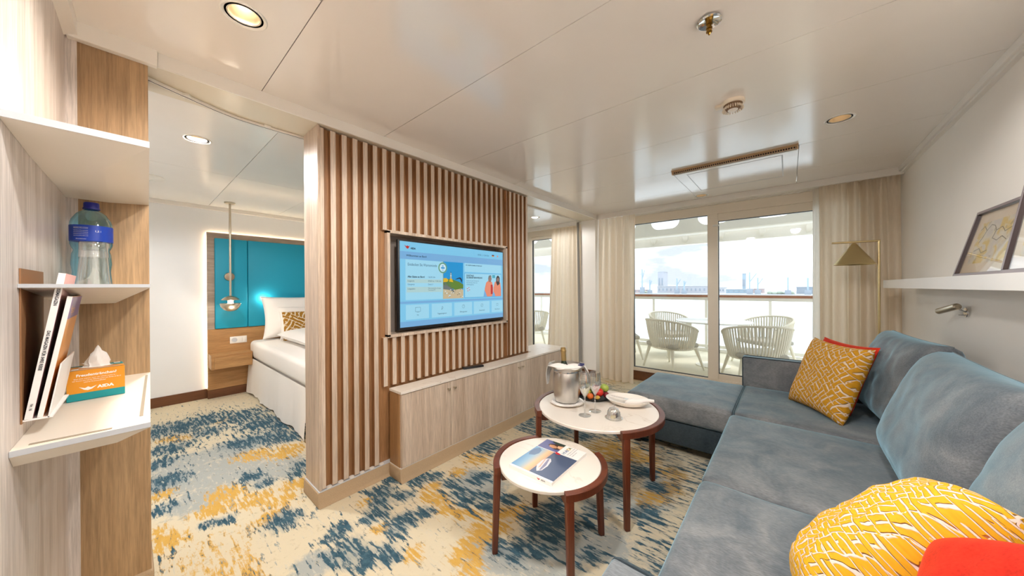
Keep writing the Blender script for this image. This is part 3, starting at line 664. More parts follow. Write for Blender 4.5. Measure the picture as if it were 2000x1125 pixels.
pic = [([(.347, .315), (.540, .315), (.540, .43), (.49, .46), (.44, .43), (.40, .455), (.347, .44)], 'sc_sand', 2),
       ([(.347, .44), (.40, .43), (.45, .40), (.42, .48), (.40, .54), (.347, .53)], 'sc_stone', 3), ([(.347, .50), (.40, .47), (.46, .43), (.54, .45), (.54, .50), (.50, .535), (.46, .555), (.42, .575), (.38, .57), (.347, .565)], 'sc_green', 3),
       ([(.348, .53), (.385, .535), (.395, .56), (.375, .585), (.350, .58)], 'sc_yel', 4), ([(.40, .54), (.44, .53), (.43, .575), (.41, .58)], 'sc_yel', 4),
       ([(.412, .57), (.424, .57), (.422, .655), (.4145, .655)], 'sc_sand', 4), ([(.4150, .655), (.4215, .655), (.4185, .675)], 'sc_dark', 4), ([(.411, .612), (.425, .612), (.425, .620), (.411, .620)], 'sc_white', 5),
       ([(.455, .565), (.48, .585), (.505, .598), (.52, .585), (.528, .56), (.522, .52), (.512, .565), (.50, .58), (.48, .572)], 'sc_dark', 5)]
for p, mt, lv in pic: spoly(p, mt, lv)
rr = random.Random(3)
for k in range(26):
    u, v = rr.uniform(.355, .53), rr.uniform(.325, .43); s = rr.uniform(.004, .012); sq(u, u + s, v, v + s * .9, rr.choice(['sc_stone', 'sc_white', 'sc_dark']), 4, 'screen_picture')
def sdisc(u, v, r, mat, lv, n=28, name='screen_badge'):
    (yy, zz) = sv(u, v); x = XS + .0004 * lv; return G().poly([(x, yy + r * cos(2 * pi * i / n), zz + r * sin(2 * pi * i / n)) for i in range(n)], [tuple(range(n))]).done(name, mat, scr, 0)
sdisc(.343, .714, .044, 'sc_gold', 5); sdisc(.343, .714, .042, 'sc_badge', 6); sdisc(.343, .714, .032, 'sc_white', 7)
spoly([(.328, .69), (.343, .675), (.358, .69), (.353, .69), (.343, .682), (.333, .69)], 'sc_sky', 8); spoly([(.341, .69), (.345, .69), (.345, .75), (.341, .75)], 'sc_sky', 8); spoly([(.333, .735), (.353, .735), (.353, .742), (.333, .742)], 'sc_sky', 8)
spoly([(.326, .704), (.36, .704), (.36, .722), (.326, .722)], 'sc_sky', 9)
st('WILLKOMMEN', .343, .713, .010, 'sc_white', 'CENTER', sx=.5)
st('Entdecken Sie Warnemünde', .056, .735, .030, sx=.76)
st('Alle Gäste an Bord', .055, .590, .019, 'sc_dark', bold=.0006); st('16:30 Uhr', .216, .590, .017, 'sc_text')
for i, (a, b) in enumerate((('Liegezeit', '09:00 bis 17:00 Uhr'), ('Gangway', 'Deck 3'))): st(a, .055, .541 - i * .041, .016); st(b, .216, .541 - i * .041, .016)
st('Liegeplatz', .055, .447, .016); st('Warnemünde Cruise', .216, .452, .014); st('Terminal P7', .216, .430, .014)
sq(.555, .978, .675, .802, 'sc_card', 1); st('IHR TAGESPROGRAMM AUF EINEN BLICK', .565, .768, .0125, 'sc_dark', bold=.0003, sx=.86)
sq(.553, .979, .318, .662, 'sc_sky', 1); sq(.556, .976, .323, .657, 'sc_card', 2)
st('DIGITALE', .573, .625, .020, 'sc_dark', bold=.0006); st('SICHERHEITSEINWEISUNG', .573, .596, .020, 'sc_dark', bold=.0006, sx=.82)
for i, s in enumerate(('Erfahren Sie alles Wichtige über', 'Ihre Sicherheit an Bord und', 'die Rettungsübung')): st(s, .573, .552 - i * .026, .0135, sx=.85)
(yy, zz) = sv(.592, .435)
for k in range(8):
    a0, a1 = 2 * pi * k / 8, 2 * pi * (k + 1) / 8; pts = []
    for a, r in ((a0, .019), (a1, .019), (a1, .012), (a0, .012)): pts.append((XS + .0016, yy + r * cos(a), zz + r * sin(a)))
    G().poly(pts, [(0, 1, 2, 3)]).done('screen_icon', 'sc_red' if k % 2 else 'sc_white', scr, 0)
spoly([(.784, .645), (.974, .645), (.974, .325), (.758, .325)], 'sc_card', 3)
spoly([(.865, .645), (.90, .645), (.90, .60), (.865, .60)], 'sc_teal', 4)
spoly([(.765, .325), (.775, .45), (.79, .53), (.82, .565), (.86, .54), (.875, .45), (.87, .325)], 'sc_orange', 5); spoly([(.875, .325), (.88, .46), (.895, .54), (.93, .565), (.965, .53), (.973, .43), (.973, .325)], 'sc_orange', 5)
spoly([(.758, .325), (.77, .42), (.785, .38), (.80, .325)], 'sc_band', 6); spoly([(.86, .325), (.875, .40), (.895, .36), (.90, .325)], 'sc_band', 6)
spoly([(.822, .54), (.845, .54), (.856, .585), (.850, .62), (.833, .63), (.818, .61), (.815, .575)], 'sc_skin', 6); spoly([(.812, .58), (.820, .63), (.842, .643), (.856, .625), (.838, .618), (.824, .60)], 'sc_stone', 7)
spoly([(.912, .53), (.928, .485), (.955, .51), (.958, .60), (.945, .635), (.925, .637), (.912, .60)], 'sc_hair', 6); spoly([(.922, .55), (.945, .55), (.949, .59), (.935, .612), (.921, .59)], 'sc_skin', 7)
spoly([(.845, .36), (.868, .36), (.868, .50), (.845, .50)], 'sc_red', 6)
btn = [(.041, .222), (.246, .427), (.450, .631), (.650, .831), (.856, .995)]
for i, (a, b) in enumerate(btn):
    sq(a, b, .085, .258, 'sc_card', 1, 'screen_button'); st(('TV', 'Tagesprogramm', 'Öffnungszeiten', 'Reiseverlauf', 'Mein Konto')[i], (a + b) / 2, .130, .0165, 'sc_dark', 'CENTER', sx=.85)
def line(pts, mat='sc_dark', w=.0016, name='screen_icon'):
    g = G()
    for p, q in zip(pts, pts[1:]):
        p, q = V((XS + .0018,) + sv(*p)), V((XS + .0018,) + sv(*q)); d = (q - p); n = V((1, 0, 0)).cross(d).normalized() * w / 2
        g.poly([p - n, q - n, q + n, p + n], [(0, 1, 2, 3)])
    return g.done(name, mat, scr, 0)
line([(.113, .175), (.153, .175), (.153, .225), (.113, .225), (.113, .175)]); line([(.123, .165), (.143, .165)])
line([(.330, .178), (.345, .20), (.338, .222), (.333, .205), (.338, .19), (.328, .185)])
for cu_ in (.5405, .7405): line([(cu_ + .013 * cos(2 * pi * i / 16), .203 + .023 * sin(2 * pi * i / 16)) for i in range(17)])
line([(.5405, .222), (.5405, .20)]); line([(.735, .193), (.746, .214)]); line([(.915, .185), (.935, .185), (.935, .215), (.915, .215), (.915, .185)])
st('Willkommen an Bord', .046, .838, .020, 'sc_dark', bold=.0003)
spoly([(.030, .962), (.046, .945), (.056, .955), (.066, .945), (.076, .962), (.064, .925), (.055, .915), (.046, .928)], 'sc_red', 3); st('AIDA', .079, .925, .018, 'sc_dark', bold=.001)
st('20.05. | 11:24 Uhr', .695, .927, .020, 'sc_text')
for i, mt in enumerate(('sc_black', 'sc_red', 'sc_yel')): sq(.862, .889, .938 - i * .0085, .9465 - i * .0085, mt, 2)
sdisc(.933, .932, .008, 'sc_orange', 2)
text('LG', .010, (-2.1378, 1.86, TZ0 - .008), (0, 1, 0), (0, 0, 1), 'nickel', tv, 'CENTER')

# ------------------------------------------------------------------ sideboard
SX = -1.972; S0, S1 = 1.17, 3.28
sb = thing('sideboard', 'low pale oak sideboard with a white stone top under the television', 'sideboard', (-2.08, 2.22, 0))
G().box(-2.117, SX - .020, S0, D1 + .02, .092, .586).box(-2.35, SX - .020, D1 + .008, S1, .092, .586).done('carcass', 'oak_side', sb, 0)
G().box(-2.117, SX + .006, S0 - .003, D1 + .008, .588, .606, .002).box(-2.36, SX + .006, D1 + .008, S1 + .01, .588, .606, .002).done('top', 'marble', sb, 0)
dd = [(S0, 1.59), (1.59, 2.01), (2.01, 2.434), (2.434, 2.858), (2.858, S1)]
for i, (a, b) in enumerate(dd):
    d = G().box(SX - .019, SX, a + (0.004 if i == 0 else .0015), b - .0015, .094, .583, .001).done('door', 'oak_pale', sb, 0)
    if i < 4:
        ky = b - .028 if i % 2 == 0 else a + .03
        M = Matrix.Translation((SX, ky, .535)) @ Matrix.Rotation(rad(90), 4, 'Y')
        G().lathe([(0, 0), (.0045, 0), (.004, .006), (.0035, .014), (.006, .018), (.0085, .021), (.0085, .025), (.006, .028), (0, .029)], (0, 0, 0), 16, M).done('knob', 'nickel', d)
g = G().prism([(-2.117, 0), (SX + .022, 0), (SX + .012, .012), (SX + .004, .03), (SX, .088), (-2.117, .088)], 'Y', S0 - .008, S1)
g.bevel(.006, 2).done('plinth', 'plinth_carpet', sb)
G().box(-2.117, SX - .002, S0 - .002, S1, .088, .0925).done('plinth_rail', 'trim_white', sb, 0)
M = Matrix.Translation((-2.083, 1.925, .607)) @ Matrix.Rotation(rad(-19), 4, 'Z')
t = thing('remote_control', 'black remote control lying on the sideboard top', 'remote control', (-2.083, 1.925, .6065))
G().obox(M @ Matrix.Translation((0, 0, .0085)), .045, .19, .017, .006, 3).done('body', 'black_plastic', t)
g = G()
for i in range(9):
    for j in range(3): g.obox(M @ Matrix.Translation((-.012 + j * .012, -.075 + i * .016, .0175)), .007, .006, .002, .001, 1)
g.done('buttons', 'groove_dark', t)['kind'] = 'stuff'

# ------------------------------------------------------------------ corner shelves and what stands on them
def corner_shelf(label, zt, th, fx, fr, zb, bx, by, zb2=None):
    s = thing('corner_shelf', label, 'wall shelf', (-1.72, -.06, zt - th), 'white corner shelves')
    back = -2.1145; wv = lambda x: wl(x) + .0005
    up = [(back, wv(back)), (back, .058), (fx, fr), (fx, wv(fx))]
    n = 4; pts = [(x, y, zt) for x, y in up] + [(x, y, zt - th) for x, y in up]
    G().poly(pts, [(0, 1, 2, 3)] + [(4, 5, 6, 7)] + [(i, (i + 1) % n, n + (i + 1) % n, n + i) for i in range(n)]).done('shelf_board', 'shelf_white', s, 0)
    zb2 = zb2 or zb
    lo = [(back, wv(back), zb2), (back, by - .005, zb2), (bx, by, zb), (bx, wv(bx), zb)]
    G().poly([(x, y, zt - th - .0004) for x, y in up] + lo, [(4, 5, 6, 7), (0, 1, 2, 3)] + [(i, (i + 1) % n, n + (i + 1) % n, n + i) for i in range(n)]).done('tapered_body', 'shelf_white', s, 0)
    G().poly([(fx + .0006, wv(fx), zt + .0002), (fx + .0006, fr + .0004, zt + .0002), (fx + .0006, fr + .0004, zt - th), (fx + .0006, wv(fx), zt - th), (fx - .001, wv(fx), zt + .0002), (fx - .001, fr + .0004, zt + .0002), (fx - .001, fr + .0004, zt - th), (fx - .001, wv(fx), zt - th)],
             [(0, 1, 2, 3), (4, 5, 6, 7), (0, 1, 5, 4), (1, 2, 6, 5), (2, 3, 7, 6), (3, 0, 4, 7)]).done('edge_band', 'shelf_edge', s, 0)
    return s
ZL, ZM = .941, 1.315
s1 = corner_shelf('lowest white corner shelf, holding magazines and an orange tissue box', ZL, .013, -1.318, .036, .897, -1.350, -.022)
corner_shelf('middle white corner shelf, holding the water bottle and drinking glass', ZM, .009, -1.40, .040, 1.247, -2.02, -.035, 1.246)
corner_shelf('topmost empty white corner shelf, above the water bottle', 1.682, .016, -1.26, .036, 1.656, -1.53, -.046)
P('mat_taupe', srgb(160, 148, 130), .8)
g = G()
for p, q, w in (((-1.345, -.152), (-1.335, -.030), .010), ((-1.40, .021), (-2.05, .046), .007)):
    p, q = V((p[0], p[1], 0)), V((q[0], q[1], 0)); m = (p + q) / 2; d = q - p; a = math.atan2(d.y, d.x)
    g.obox(Matrix.Translation((m.x, m.y, ZL + .0008)) @ Matrix.Rotation(a, 4, 'Z'), d.length, w, .0012)
g.done('grip_strip', 'mat_taupe', s1, 0)
# bottle
bx, by = -1.95, -.0875
b = thing('water_bottle', 'large clear blue plastic water bottle with a dark blue cap on the middle shelf', 'bottle', (bx, by, ZM))
P('label_blue', srgb(18, 62, 172), .35); P('cap_blue', srgb(14, 22, 130), .4)
R = .0495
G().lathe([(0, ZM + .004), (.036, ZM), (.044, ZM + .006), (R - .003, ZM + .02), (R - .005, ZM + .05), (R - .002, ZM + .08), (R - .004, ZM + .115), (R - .008, ZM + .128), (R - .003, ZM + .14), (R, ZM + .150), (R, ZM + .225), (R - .003, ZM + .238), (.034, ZM + .262), (.020, ZM + .274), (.0145, ZM + .278), (.0145, ZM + .285), (0, ZM + .285)], (bx, by, 0), 40).done('bottle_body', 'pet_blue', b)
G().lathe([(R + .0006, ZM + .160), (R + .0012, ZM + .160), (R + .0012, ZM + .216), (R + .0006, ZM + .216)], (bx, by, 0), 48, close=True).done('label_band', 'label_blue', b)
cp = G().lathe([(0, ZM + .304), (.0165, ZM + .304), (.0185, ZM + .300), (.0185, ZM + .284), (.0205, ZM + .283), (.0205, ZM + .279), (0, ZM + .279)], (bx, by, 0), 32).done('cap', 'cap_blue', b)
def curved(body, size, z, a0, mat, parent):
    # lettering wrapped on the label
    cu = bpy.data.curves.new('tmp', 'FONT'); cu.body = body; cu.size = size; cu.align_y = 'CENTER'; cu.resolution_u = 2
    me = curve_mesh(cu, Matrix.Identity(4)); rr_ = R + .0016
    for v in me.vertices:
        a = a0 + v.co.x / rr_; v.co = V((bx + rr_ * cos(a), by + rr_ * sin(a), z + v.co.y))
    return obj_from_mesh('lettering', me, mat, parent, 0)
for i in range(6): curved('Natürliches Mineralwasser', .0035, ZM + .207 - i * .0035 if i < 2 else ZM + .196 - (i - 2) * .0062, rad(-48), 'paper', b)
curved('1,5 l', .009, ZM + .195, rad(10), 'paper', b); curved('Mineralwasser', .0045, ZM + .166, rad(-40), 'paper', b)
# upside-down glass
gx, gy = -1.73, -.0725
t = thing('drinking_glass', 'clear drinking glass standing upside down before the water bottle', 'glass', (gx, gy, ZM))
G().lathe([(.0385, ZM + .001), (.0375, ZM + .001), (.0305, ZM + .085), (.027, ZM + .112), (.0, ZM + .116), (0, ZM + .139), (.0295, ZM + .139), (.031, ZM + .136), (.031, ZM + .116), (.0325, ZM + .09)], (gx, gy, 0), 40, close=False).done('tumbler', 'clear_glass', t)
bpy.data.objects[t.children[0].name].name = 'tumbler'
# folder leaning on the wall, two magazines, a holder
def slab(p00, p10, depth, top, thick, name, mat, parent=None, bev=.0008):
    pass
def booklike(name, label, cat, ybase, ytop, x0, x1, h, th, spine, cover, lean_extra=None):
    """spine faces +X (the viewer); leans from ybase at the shelf to ytop at the top"""
    t = thing(name, label, cat, ((x0 + x1) / 2, ybase, BZ)); a = math.atan2(ytop - ybase, h)
    M = Matrix.Translation(((x0 + x1) / 2, ybase, BZ)) @ Matrix.Rotation(-a, 4, 'X')
    L = x1 - x0; H = h / cos(a)
    G().obox(M @ Matrix.Translation((-.001, th / 2, H / 2)), L - .004, th - .0012, H - .004).done('pages', 'paper', t, 0)
    for s, mt in ((0, cover[0]), (1, cover[1])): G().obox(M @ Matrix.Translation((0, .0003 + s * (th - .0006), H / 2)), L, .0007, H).done('cover', mt, t, 0)
    sp = G().obox(M @ Matrix.Translation((L / 2 - .0003, th / 2, H / 2)), .0008, th, H).done('spine', spine, t, 0)
    return t, M, L, H, th
P('folder_brown', srgb(150, 108, 72), .5); P('cover_maroon', srgb(120, 20, 40), .4); P('cover_orange', srgb(222, 150, 70), .4); P('cover_purple', srgb(120, 90, 150), .4); P('cover_dark', srgb(40, 16, 22), .4)
P('cover_pink', srgb(214, 160, 160), .4)
BX0, BX1, BZ = -1.67, -1.42, .984
t = thing('magazine_rack', 'brown oak wall rack with a white front plate holding two magazines', 'magazine rack', (-1.545, -.15, .97))
def wpoly(x0, x1, d0, d1, z0, z1, name, mat):
    pts = [(x, wl(x) + d, z) for z in (z0, z1) for d in (d0, d1) for x in (x0, x1)]
    return G().poly(pts, [(0, 1, 3, 2), (4, 5, 7, 6), (0, 1, 5, 4), (2, 3, 7, 6), (0, 2, 6, 4), (1, 3, 7, 5)]).done(name, mat, t, 0)
wpoly(BX0 - .004, BX1 + .004, .0004, .003, .975, 1.353, 'back_board', 'folder_brown')
wpoly(BX0, BX1, .003, .046, .979, .983, 'foot', 'paper')
g = G().poly([(BX0, -.131, .98), (BX1, -.134, .98), (BX1, -.1145, 1.112), (BX0, -.1115, 1.112), (BX0, -.1285, .98), (BX1, -.1315, .98), (BX1, -.112, 1.112), (BX0, -.109, 1.112)], [(0, 1, 2, 3), (4, 5, 6, 7), (0, 1, 5, 4), (1, 2, 6, 5), (2, 3, 7, 6), (3, 0, 4, 7)]); g.done('front_plate', 'paper', t, 0)
t, M, L, H, th = booklike('magazine', 'tall white-spined magazine with a dark maroon cover, leaning in the wall rack', 'magazine', -.167, -.116, BX0, BX1, .360, .0115, 'paper', ('cover_maroon', 'cover_pink'))
P('ink', srgb(60, 64, 74), .5)
def spine_text(body, f, size, M, L, th, H, t): text(body, size, M @ V((L / 2 + .0008, th / 2, H * f)), M.to_3x3() @ V((0, 0, -1)), M.to_3x3() @ V((0, 1, 0)), 'ink', t, 'CENTER', .0002)
spine_text('REISEMAGAZIN', .84, .0075, M, L, th, H, t); spine_text('DAS MAGAZIN FÜR IHRE REISE', .46, .0072, M, L, th, H, t); spine_text('Nr. 16', .08, .006, M, L, th, H, t)
t, M, L, H, th = booklike('magazine', 'shorter white-spined magazine with an orange and purple cover, right of the tall one', 'magazine', -.149, -.103, BX0, BX1, .300, .0085, 'paper', ('cover_dark', 'cover_orange'))
G().obox(M @ Matrix.Translation((0, th + .0004, H * .90)), L, .0006, H * .19).done('cover_photo', 'cover_purple', t, 0)
text('Magazin', .03, M @ V((L * .4, th + .0009, H * .88)), M.to_3x3() @ V((-1, 0, 0)), M.to_3x3() @ V((0, 0, 1)), 'cover_orange', t)
# tissue box
t = thing('tissue_box', 'orange and teal tissue box with a white tissue pulled up, on the lowest shelf', 'tissue box', (-1.72, -.07, ZL))
P('box_orange', srgb(226, 148, 26), .45); P('box_teal', srgb(0, 142, 148), .45)
M = Matrix.Translation((-1.795, -.0735, ZL + .001)) @ Matrix.Rotation(rad(4), 4, 'Z')
BW, BD, BH = .120, .10, .098
G().obox(M @ Matrix.Translation((0, 0, BH / 2)), BD, BW, BH, .001, 1).done('carton', 'box_teal', t, 0)
G().obox(M @ Matrix.Translation((BD / 2 + .0002, 0, .024 + (BH - .024) / 2)), .0008, BW - .0008, BH - .0245).done('front_panel', 'box_orange', t, 0)
tp = [M @ V(p) for p in ((BD / 2, -BW / 2 + .001, BH + .0006), (BD / 2, BW / 2 - .001, BH + .0006), (.012, BW / 2 - .001, BH + .0006), (-.030, -BW / 2 + .001, BH + .0006))]
G().poly(tp, [(0, 1, 2, 3)]).done('top_panel', 'box_orange', t, 0)
ov = G().lathe([(0, 0), (.036, 0), (.037, .0008), (0, .0010)], (0, 0, 0), 32, M @ Matrix.Translation((.008, 0, BH + .0012)) @ Matrix.Diagonal((.62, 1, 1, 1))); ov.done('opening', 'plastic_white', t)
for yy_ in (-.043, .047): G().obox(M @ Matrix.Translation((.03 if yy_ < 0 else -.03, yy_, BH + .0012)), .018, .014, .0006).done('care_mark', 'paper', t, 0)
g = bmesh.new(); prev = None; N = 20
for j in range(9):
    f = j / 8; z = BH + .072 * f; rad_ = .030 * (1 - f) ** .6 * (1 - .55 * f) + .0012 + (.006 if .2 < f < .7 else 0)
    ring = [g.verts.new(M @ V((.008 + rad_ * .45 * cos(2 * pi * i / N) * (1 + .35 * sin(5 * 2 * pi * i / N + f * 4) * (1 - f * .6)), .004 * f + rad_ * .85 * sin(2 * pi * i / N) * (1 + .30 * cos(3 * 2 * pi * i / N + f * 3)), z))) for i in range(N)]
    if prev:
        for i in range(N): g.faces.new((prev[i], prev[(i + 1) % N], ring[(i + 1) % N], ring[i]))
    prev = ring
g.faces.new(prev); q = G(); q._add(g)
q.poly([M @ V(p) for p in ((.012, -.012, BH + .003), (.014, -.030, BH + .018), (.006, -.032, BH + .017), (.004, -.010, BH + .012))], [(0, 1, 2, 3)])
q.done('tissue', 'white_cloth', t)
fx = M.to_3x3()
def bt(body, y, z, size, bold=0., sx=1.0): text(body, size, M @ V((BD / 2 + .0009, y, z)), fx @ V((0, 1, 0)), fx @ V((0, 0, 1)), 'paper', t, 'CENTER', bold, sx=sx)
bt('Freudentränchen?', 0, .081, .0115, .0003); bt('Bitte nicht weinen, wenn der Urlaub vorbei ist –', -.002, .0705, .0045); bt('wir freuen uns auf ein Wiedersehen mit Ihnen an Bord', .001, .0645, .0045); bt('unserer Kussmundflotte!', -.004, .0585, .0045); bt('AIDA', .018, .038, .0125, .0006, 1.15)
G().poly([M @ V((BD / 2 + .0009, y - .018, z)) for y, z in ((-.018, .044), (-.006, .039), (0, .043), (.006, .039), (.018, .044), (.008, .034), (0, .031), (-.008, .034))], [tuple(range(8))]).done('mouth_emblem', 'paper', t, 0)
G().obox(M @ Matrix.Translation((BD / 2 - .004, -.002, BH + .0014)), .0016, BW * .86, .0006).done('fold_line', 'paper', t, 0)

# ------------------------------------------------------------------ bedroom
hb = thing('headboard', 'wide headboard with two teal padded panels in an oak frame, glowing at its edge', 'headboard', (-5.26, 1.95, .08))
HX = -5.235
wood('oak_grey', srgb(150, 130, 112), srgb(180, 160, 142), .5, 'Y')
G().box(-5.27, HX, .60, 3.30, .10, 1.975).done('backing', 'oak_warm', hb, 0)
G().box(-5.262, HX + .004, .598, .662, .82, 1.977).box(-5.262, HX + .004, .662, 3.30, 1.913, 1.977).done('frame', 'oak_grey', hb, 0)
for a, b in ((.664, .972), (.976, 2.93), (2.934, 3.24)): G().box(HX - .01, HX + .028, a, b, .822, 1.911, .010, 3).done('pad', 'teal_pad', hb)
G().box(-5.298, -5.27, .605, 3.29, .05, .10).box(-5.262, HX + .006, .597, 3.30, 0, .098).done('base_strip', 'wood_base', hb, 0)
G().box(-5.296, -5.284, .612, .620, .12, 1.965).box(-5.296, -5.284, .612, 3.28, 1.958, 1.966).done('led_strip', 'led_strip', hb, 0)
G().box(-5.30, -5.27, .70, 3.2, .1, 1.9).done('mounting', 'oak_side', hb, 0)
t = thing('bedside_shelf', 'small floating oak bedside drawer below the pendant lamp', 'bedside table', (-5.1, .83, .37))
G().box(HX + .0006, -5.02, .605, .98, .372, .535, .001).done('carcass', 'oak_warm', t, 0)
G().box(-5.022, -5.005, .63, .975, .378, .505, .001).done('drawer', 'oak_warm', t, 0)
t = thing('socket_plate', 'white double socket and switch plate on the headboard', 'socket', (HX, .88, .65))
G().box(HX + .0005, HX + .008, .80, .965, .628, .712, .003).done('plate', 'plastic_white', t)
G().lathe([(0, 0), (.024, 0), (.024, -.004), (.026, .002), (.028, .002), (.028, 0)], (0, 0, 0), 28, Matrix.Translation((HX + .0085, .842, .67)) @ Matrix.Rotation(rad(90), 4, 'Y')).done('socket', 'shelf_edge', t)
for yy_ in (.906, .939): G().box(HX + .008, HX + .0105, yy_ - .0145, yy_ + .0145, .642, .698, .001).done('switch', 'plastic_white', t)
t = thing('reading_lamp', 'round satin nickel disc lamp on the teal headboard behind the pendant rod', 'wall lamp', (HX + .03, .80, 1.45))
G().lathe([(0, .022), (.046, .020), (.050, .014), (.050, 0), (0, 0)], (0, 0, 0), 32, Matrix.Translation((HX + .0285, .795, 1.45)) @ Matrix.Rotation(rad(90), 4, 'Y')).done('disc', 'nickel', t)
t = thing('bed_lamp', 'small lit reading light on the headboard, mostly hidden by the white pillow', 'wall lamp', (HX + .03, 1.16, 1.12))
G().lathe([(0, .03), (.016, .03), (.018, .026), (.018, 0), (0, 0)], (0, 0, 0), 20, Matrix.Translation((HX + .0285, 1.20, 1.13)) @ Matrix.Rotation(rad(90), 4, 'Y')).done('head', 'lamp_glow', t)
lamp('bed_lamp_light', 'POINT', (HX + .075, 1.125, 1.17), .55, (1, .95, .8), shadow_soft_size=.02)
# pendant
px_, py_ = -4.90, .758
t = thing('pendant_lamp', 'slim brass pendant lamp with two facing bowls, beside the bed', 'pendant lamp', (px_, py_, 1.045))
G().lathe([(0, ZB), (.05, ZB), (.05, ZB - .012), (.045, ZB - .016), (0, ZB - .016)], (px_, py_, 0), 28).done('ceiling_rose', 'nickel', t)
G().tube([(px_, py_, ZB - .014), (px_, py_, 1.21)], .0105, 12).done('rod', 'nickel', t)
G().lathe([(0, 1.222), (.02, 1.221), (.05, 1.208), (.074, 1.188), (.082, 1.176), (.080, 1.173), (.045, 1.176), (.028, 1.166), (0, 1.165)], (px_, py_, 0), 36).done('upper_shade', 'nickel', t)
G().lathe([(.028, 1.166), (.024, 1.155), (.024, 1.145), (.030, 1.134), (0, 1.134), (0, 1.166)], (px_, py_, 0), 24).done('bulb', 'lens_dim', t)
G().lathe([(0, 1.134), (.045, 1.132), (.092, 1.137), (.095, 1.130), (.085, 1.095), (.060, 1.062), (.028, 1.046), (0, 1.043)], (px_, py_, 0), 36).done('lower_shade', 'nickel', t)
lamp('pendant_light', 'POINT', (px_ + .13, py_, 1.02), 1.6, WARM, shadow_soft_size=.02)
# bed
t = thing('bed', 'double bed with a white valance hanging to the carpet', 'bed', (-4.2, 1.9, 0))
G().box(HX + .03, -3.15, 1.02, 2.80, .08, .44, .02).done('base', 'bed_cloth', t)
G().box(HX + .032, -3.14, .985, 2.82, .435, .650, .05, 4).done('mattress', 'bed_cloth', t)
bmq = bmesh.new(); prev = None; N = 150
for i in range(N + 1):
    x = HX + .03 + (2.09) * i / N; w = .003 * sin(i * .55) + .012 * sin(i * .13 + 1) ; col = []
    for j in range(9):
        f = j / 8; col.append(bmq.verts.new((x, .982 - f * (.022 + w), .445 - f * (.425 + .008 * sin(i * .3)))))
    if prev:
        for j in range(8): bmq.faces.new((prev[j], col[j], col[j + 1], prev[j + 1]))
    prev = col
q = G(); q._add(bmq); q.done('valance', 'bed_cloth', t, 80)
def pil(label, cat, name, C, W, U, w, h, tt, mat, **k):
    o = pillow(name, C, W, U, w, h, tt, mat, None, **k); return tag(o, label, cat)
pil('big white bed pillow leaning on the teal headboard', 'pillow', 'bed_pillow', (-5.07, 1.50, .935), (0, 1, 0), (-.22, 0, 1), .84, .55, .20, 'bed_cloth', pinch=.09, wr=.010, seed=2)
pil('second white pillow standing in front of the big bed pillow', 'pillow', 'bed_pillow', (-4.895, 1.60, .865), (0, 1, 0), (-.28, 0, 1), .76, .42, .15, 'bed_cloth', pinch=.06, wr=.008, seed=5)
pil('mustard and white patterned long cushion standing on the bed', 'cushion', 'bed_cushion', (-4.745, 1.60, .835), (0, 1, 0), (-.20, 0, 1), .76, .36, .12, 'mustard_bed', pinch=.04, seed=6)
dv = pillow('duvet', (-4.17, 1.96, .742), (1, 0, 0), (0, 1, 0), 1.10, 1.62, .17, 'bed_cloth', None, n=30, puff=.32, pinch=.03, wr=.012, seed=9); tag(dv, 'thick folded white duvet lying on the bed before the mustard cushion', 'duvet')

# ------------------------------------------------------------------ curtain track and curtains
t = thing('curtain_track', 'white curtain track curving under the ceiling beam beside the divider', 'curtain track', (-2.38, 1.0, 2.26))
pts = [(-2.17, -.10), (-2.243, .066), (-2.300, .193), (-2.352, .31), (-2.378, .40), (-2.382, .50), (-2.378, .70), (-2.37, 2.82), (-2.36, 3.4), (-2.35, 4.34)]
g = G()
for i, (p, q) in enumerate(zip(pts, pts[1:])):
    p, q = V((*p, 0)), V((*q, 0)); d = q - p; m_ = (p + q) / 2
    g.obox(Matrix.Translation((m_.x, m_.y, 2.268)) @ Matrix.Rotation(math.atan2(d.y, d.x), 4, 'Z'), d.length + .004, .020, .012)
g.done('rail', 'trim_white', t, 0)
g = G()
for i, (p, q) in enumerate(zip(pts, pts[1:])):
    p, q = V((*p, 0)), V((*q, 0)); d = q - p; m_ = (p + q) / 2
    g.obox(Matrix.Translation((m_.x, m_.y, 2.2618)) @ Matrix.Rotation(math.atan2(d.y, d.x), 4, 'Z'), d.length + .003, .004, .001)
g.done('slot', 'gasket', t, 0)
for x, y, a in ((-2.298, .19, 66), (-2.38, .54, 90)): G().obox(Matrix.Translation((x + .004, y, 2.269)) @ Matrix.Rotation(rad(a), 4, 'Z'), .034, .034, .013, .002).done('clip', 'plastic_white', t)
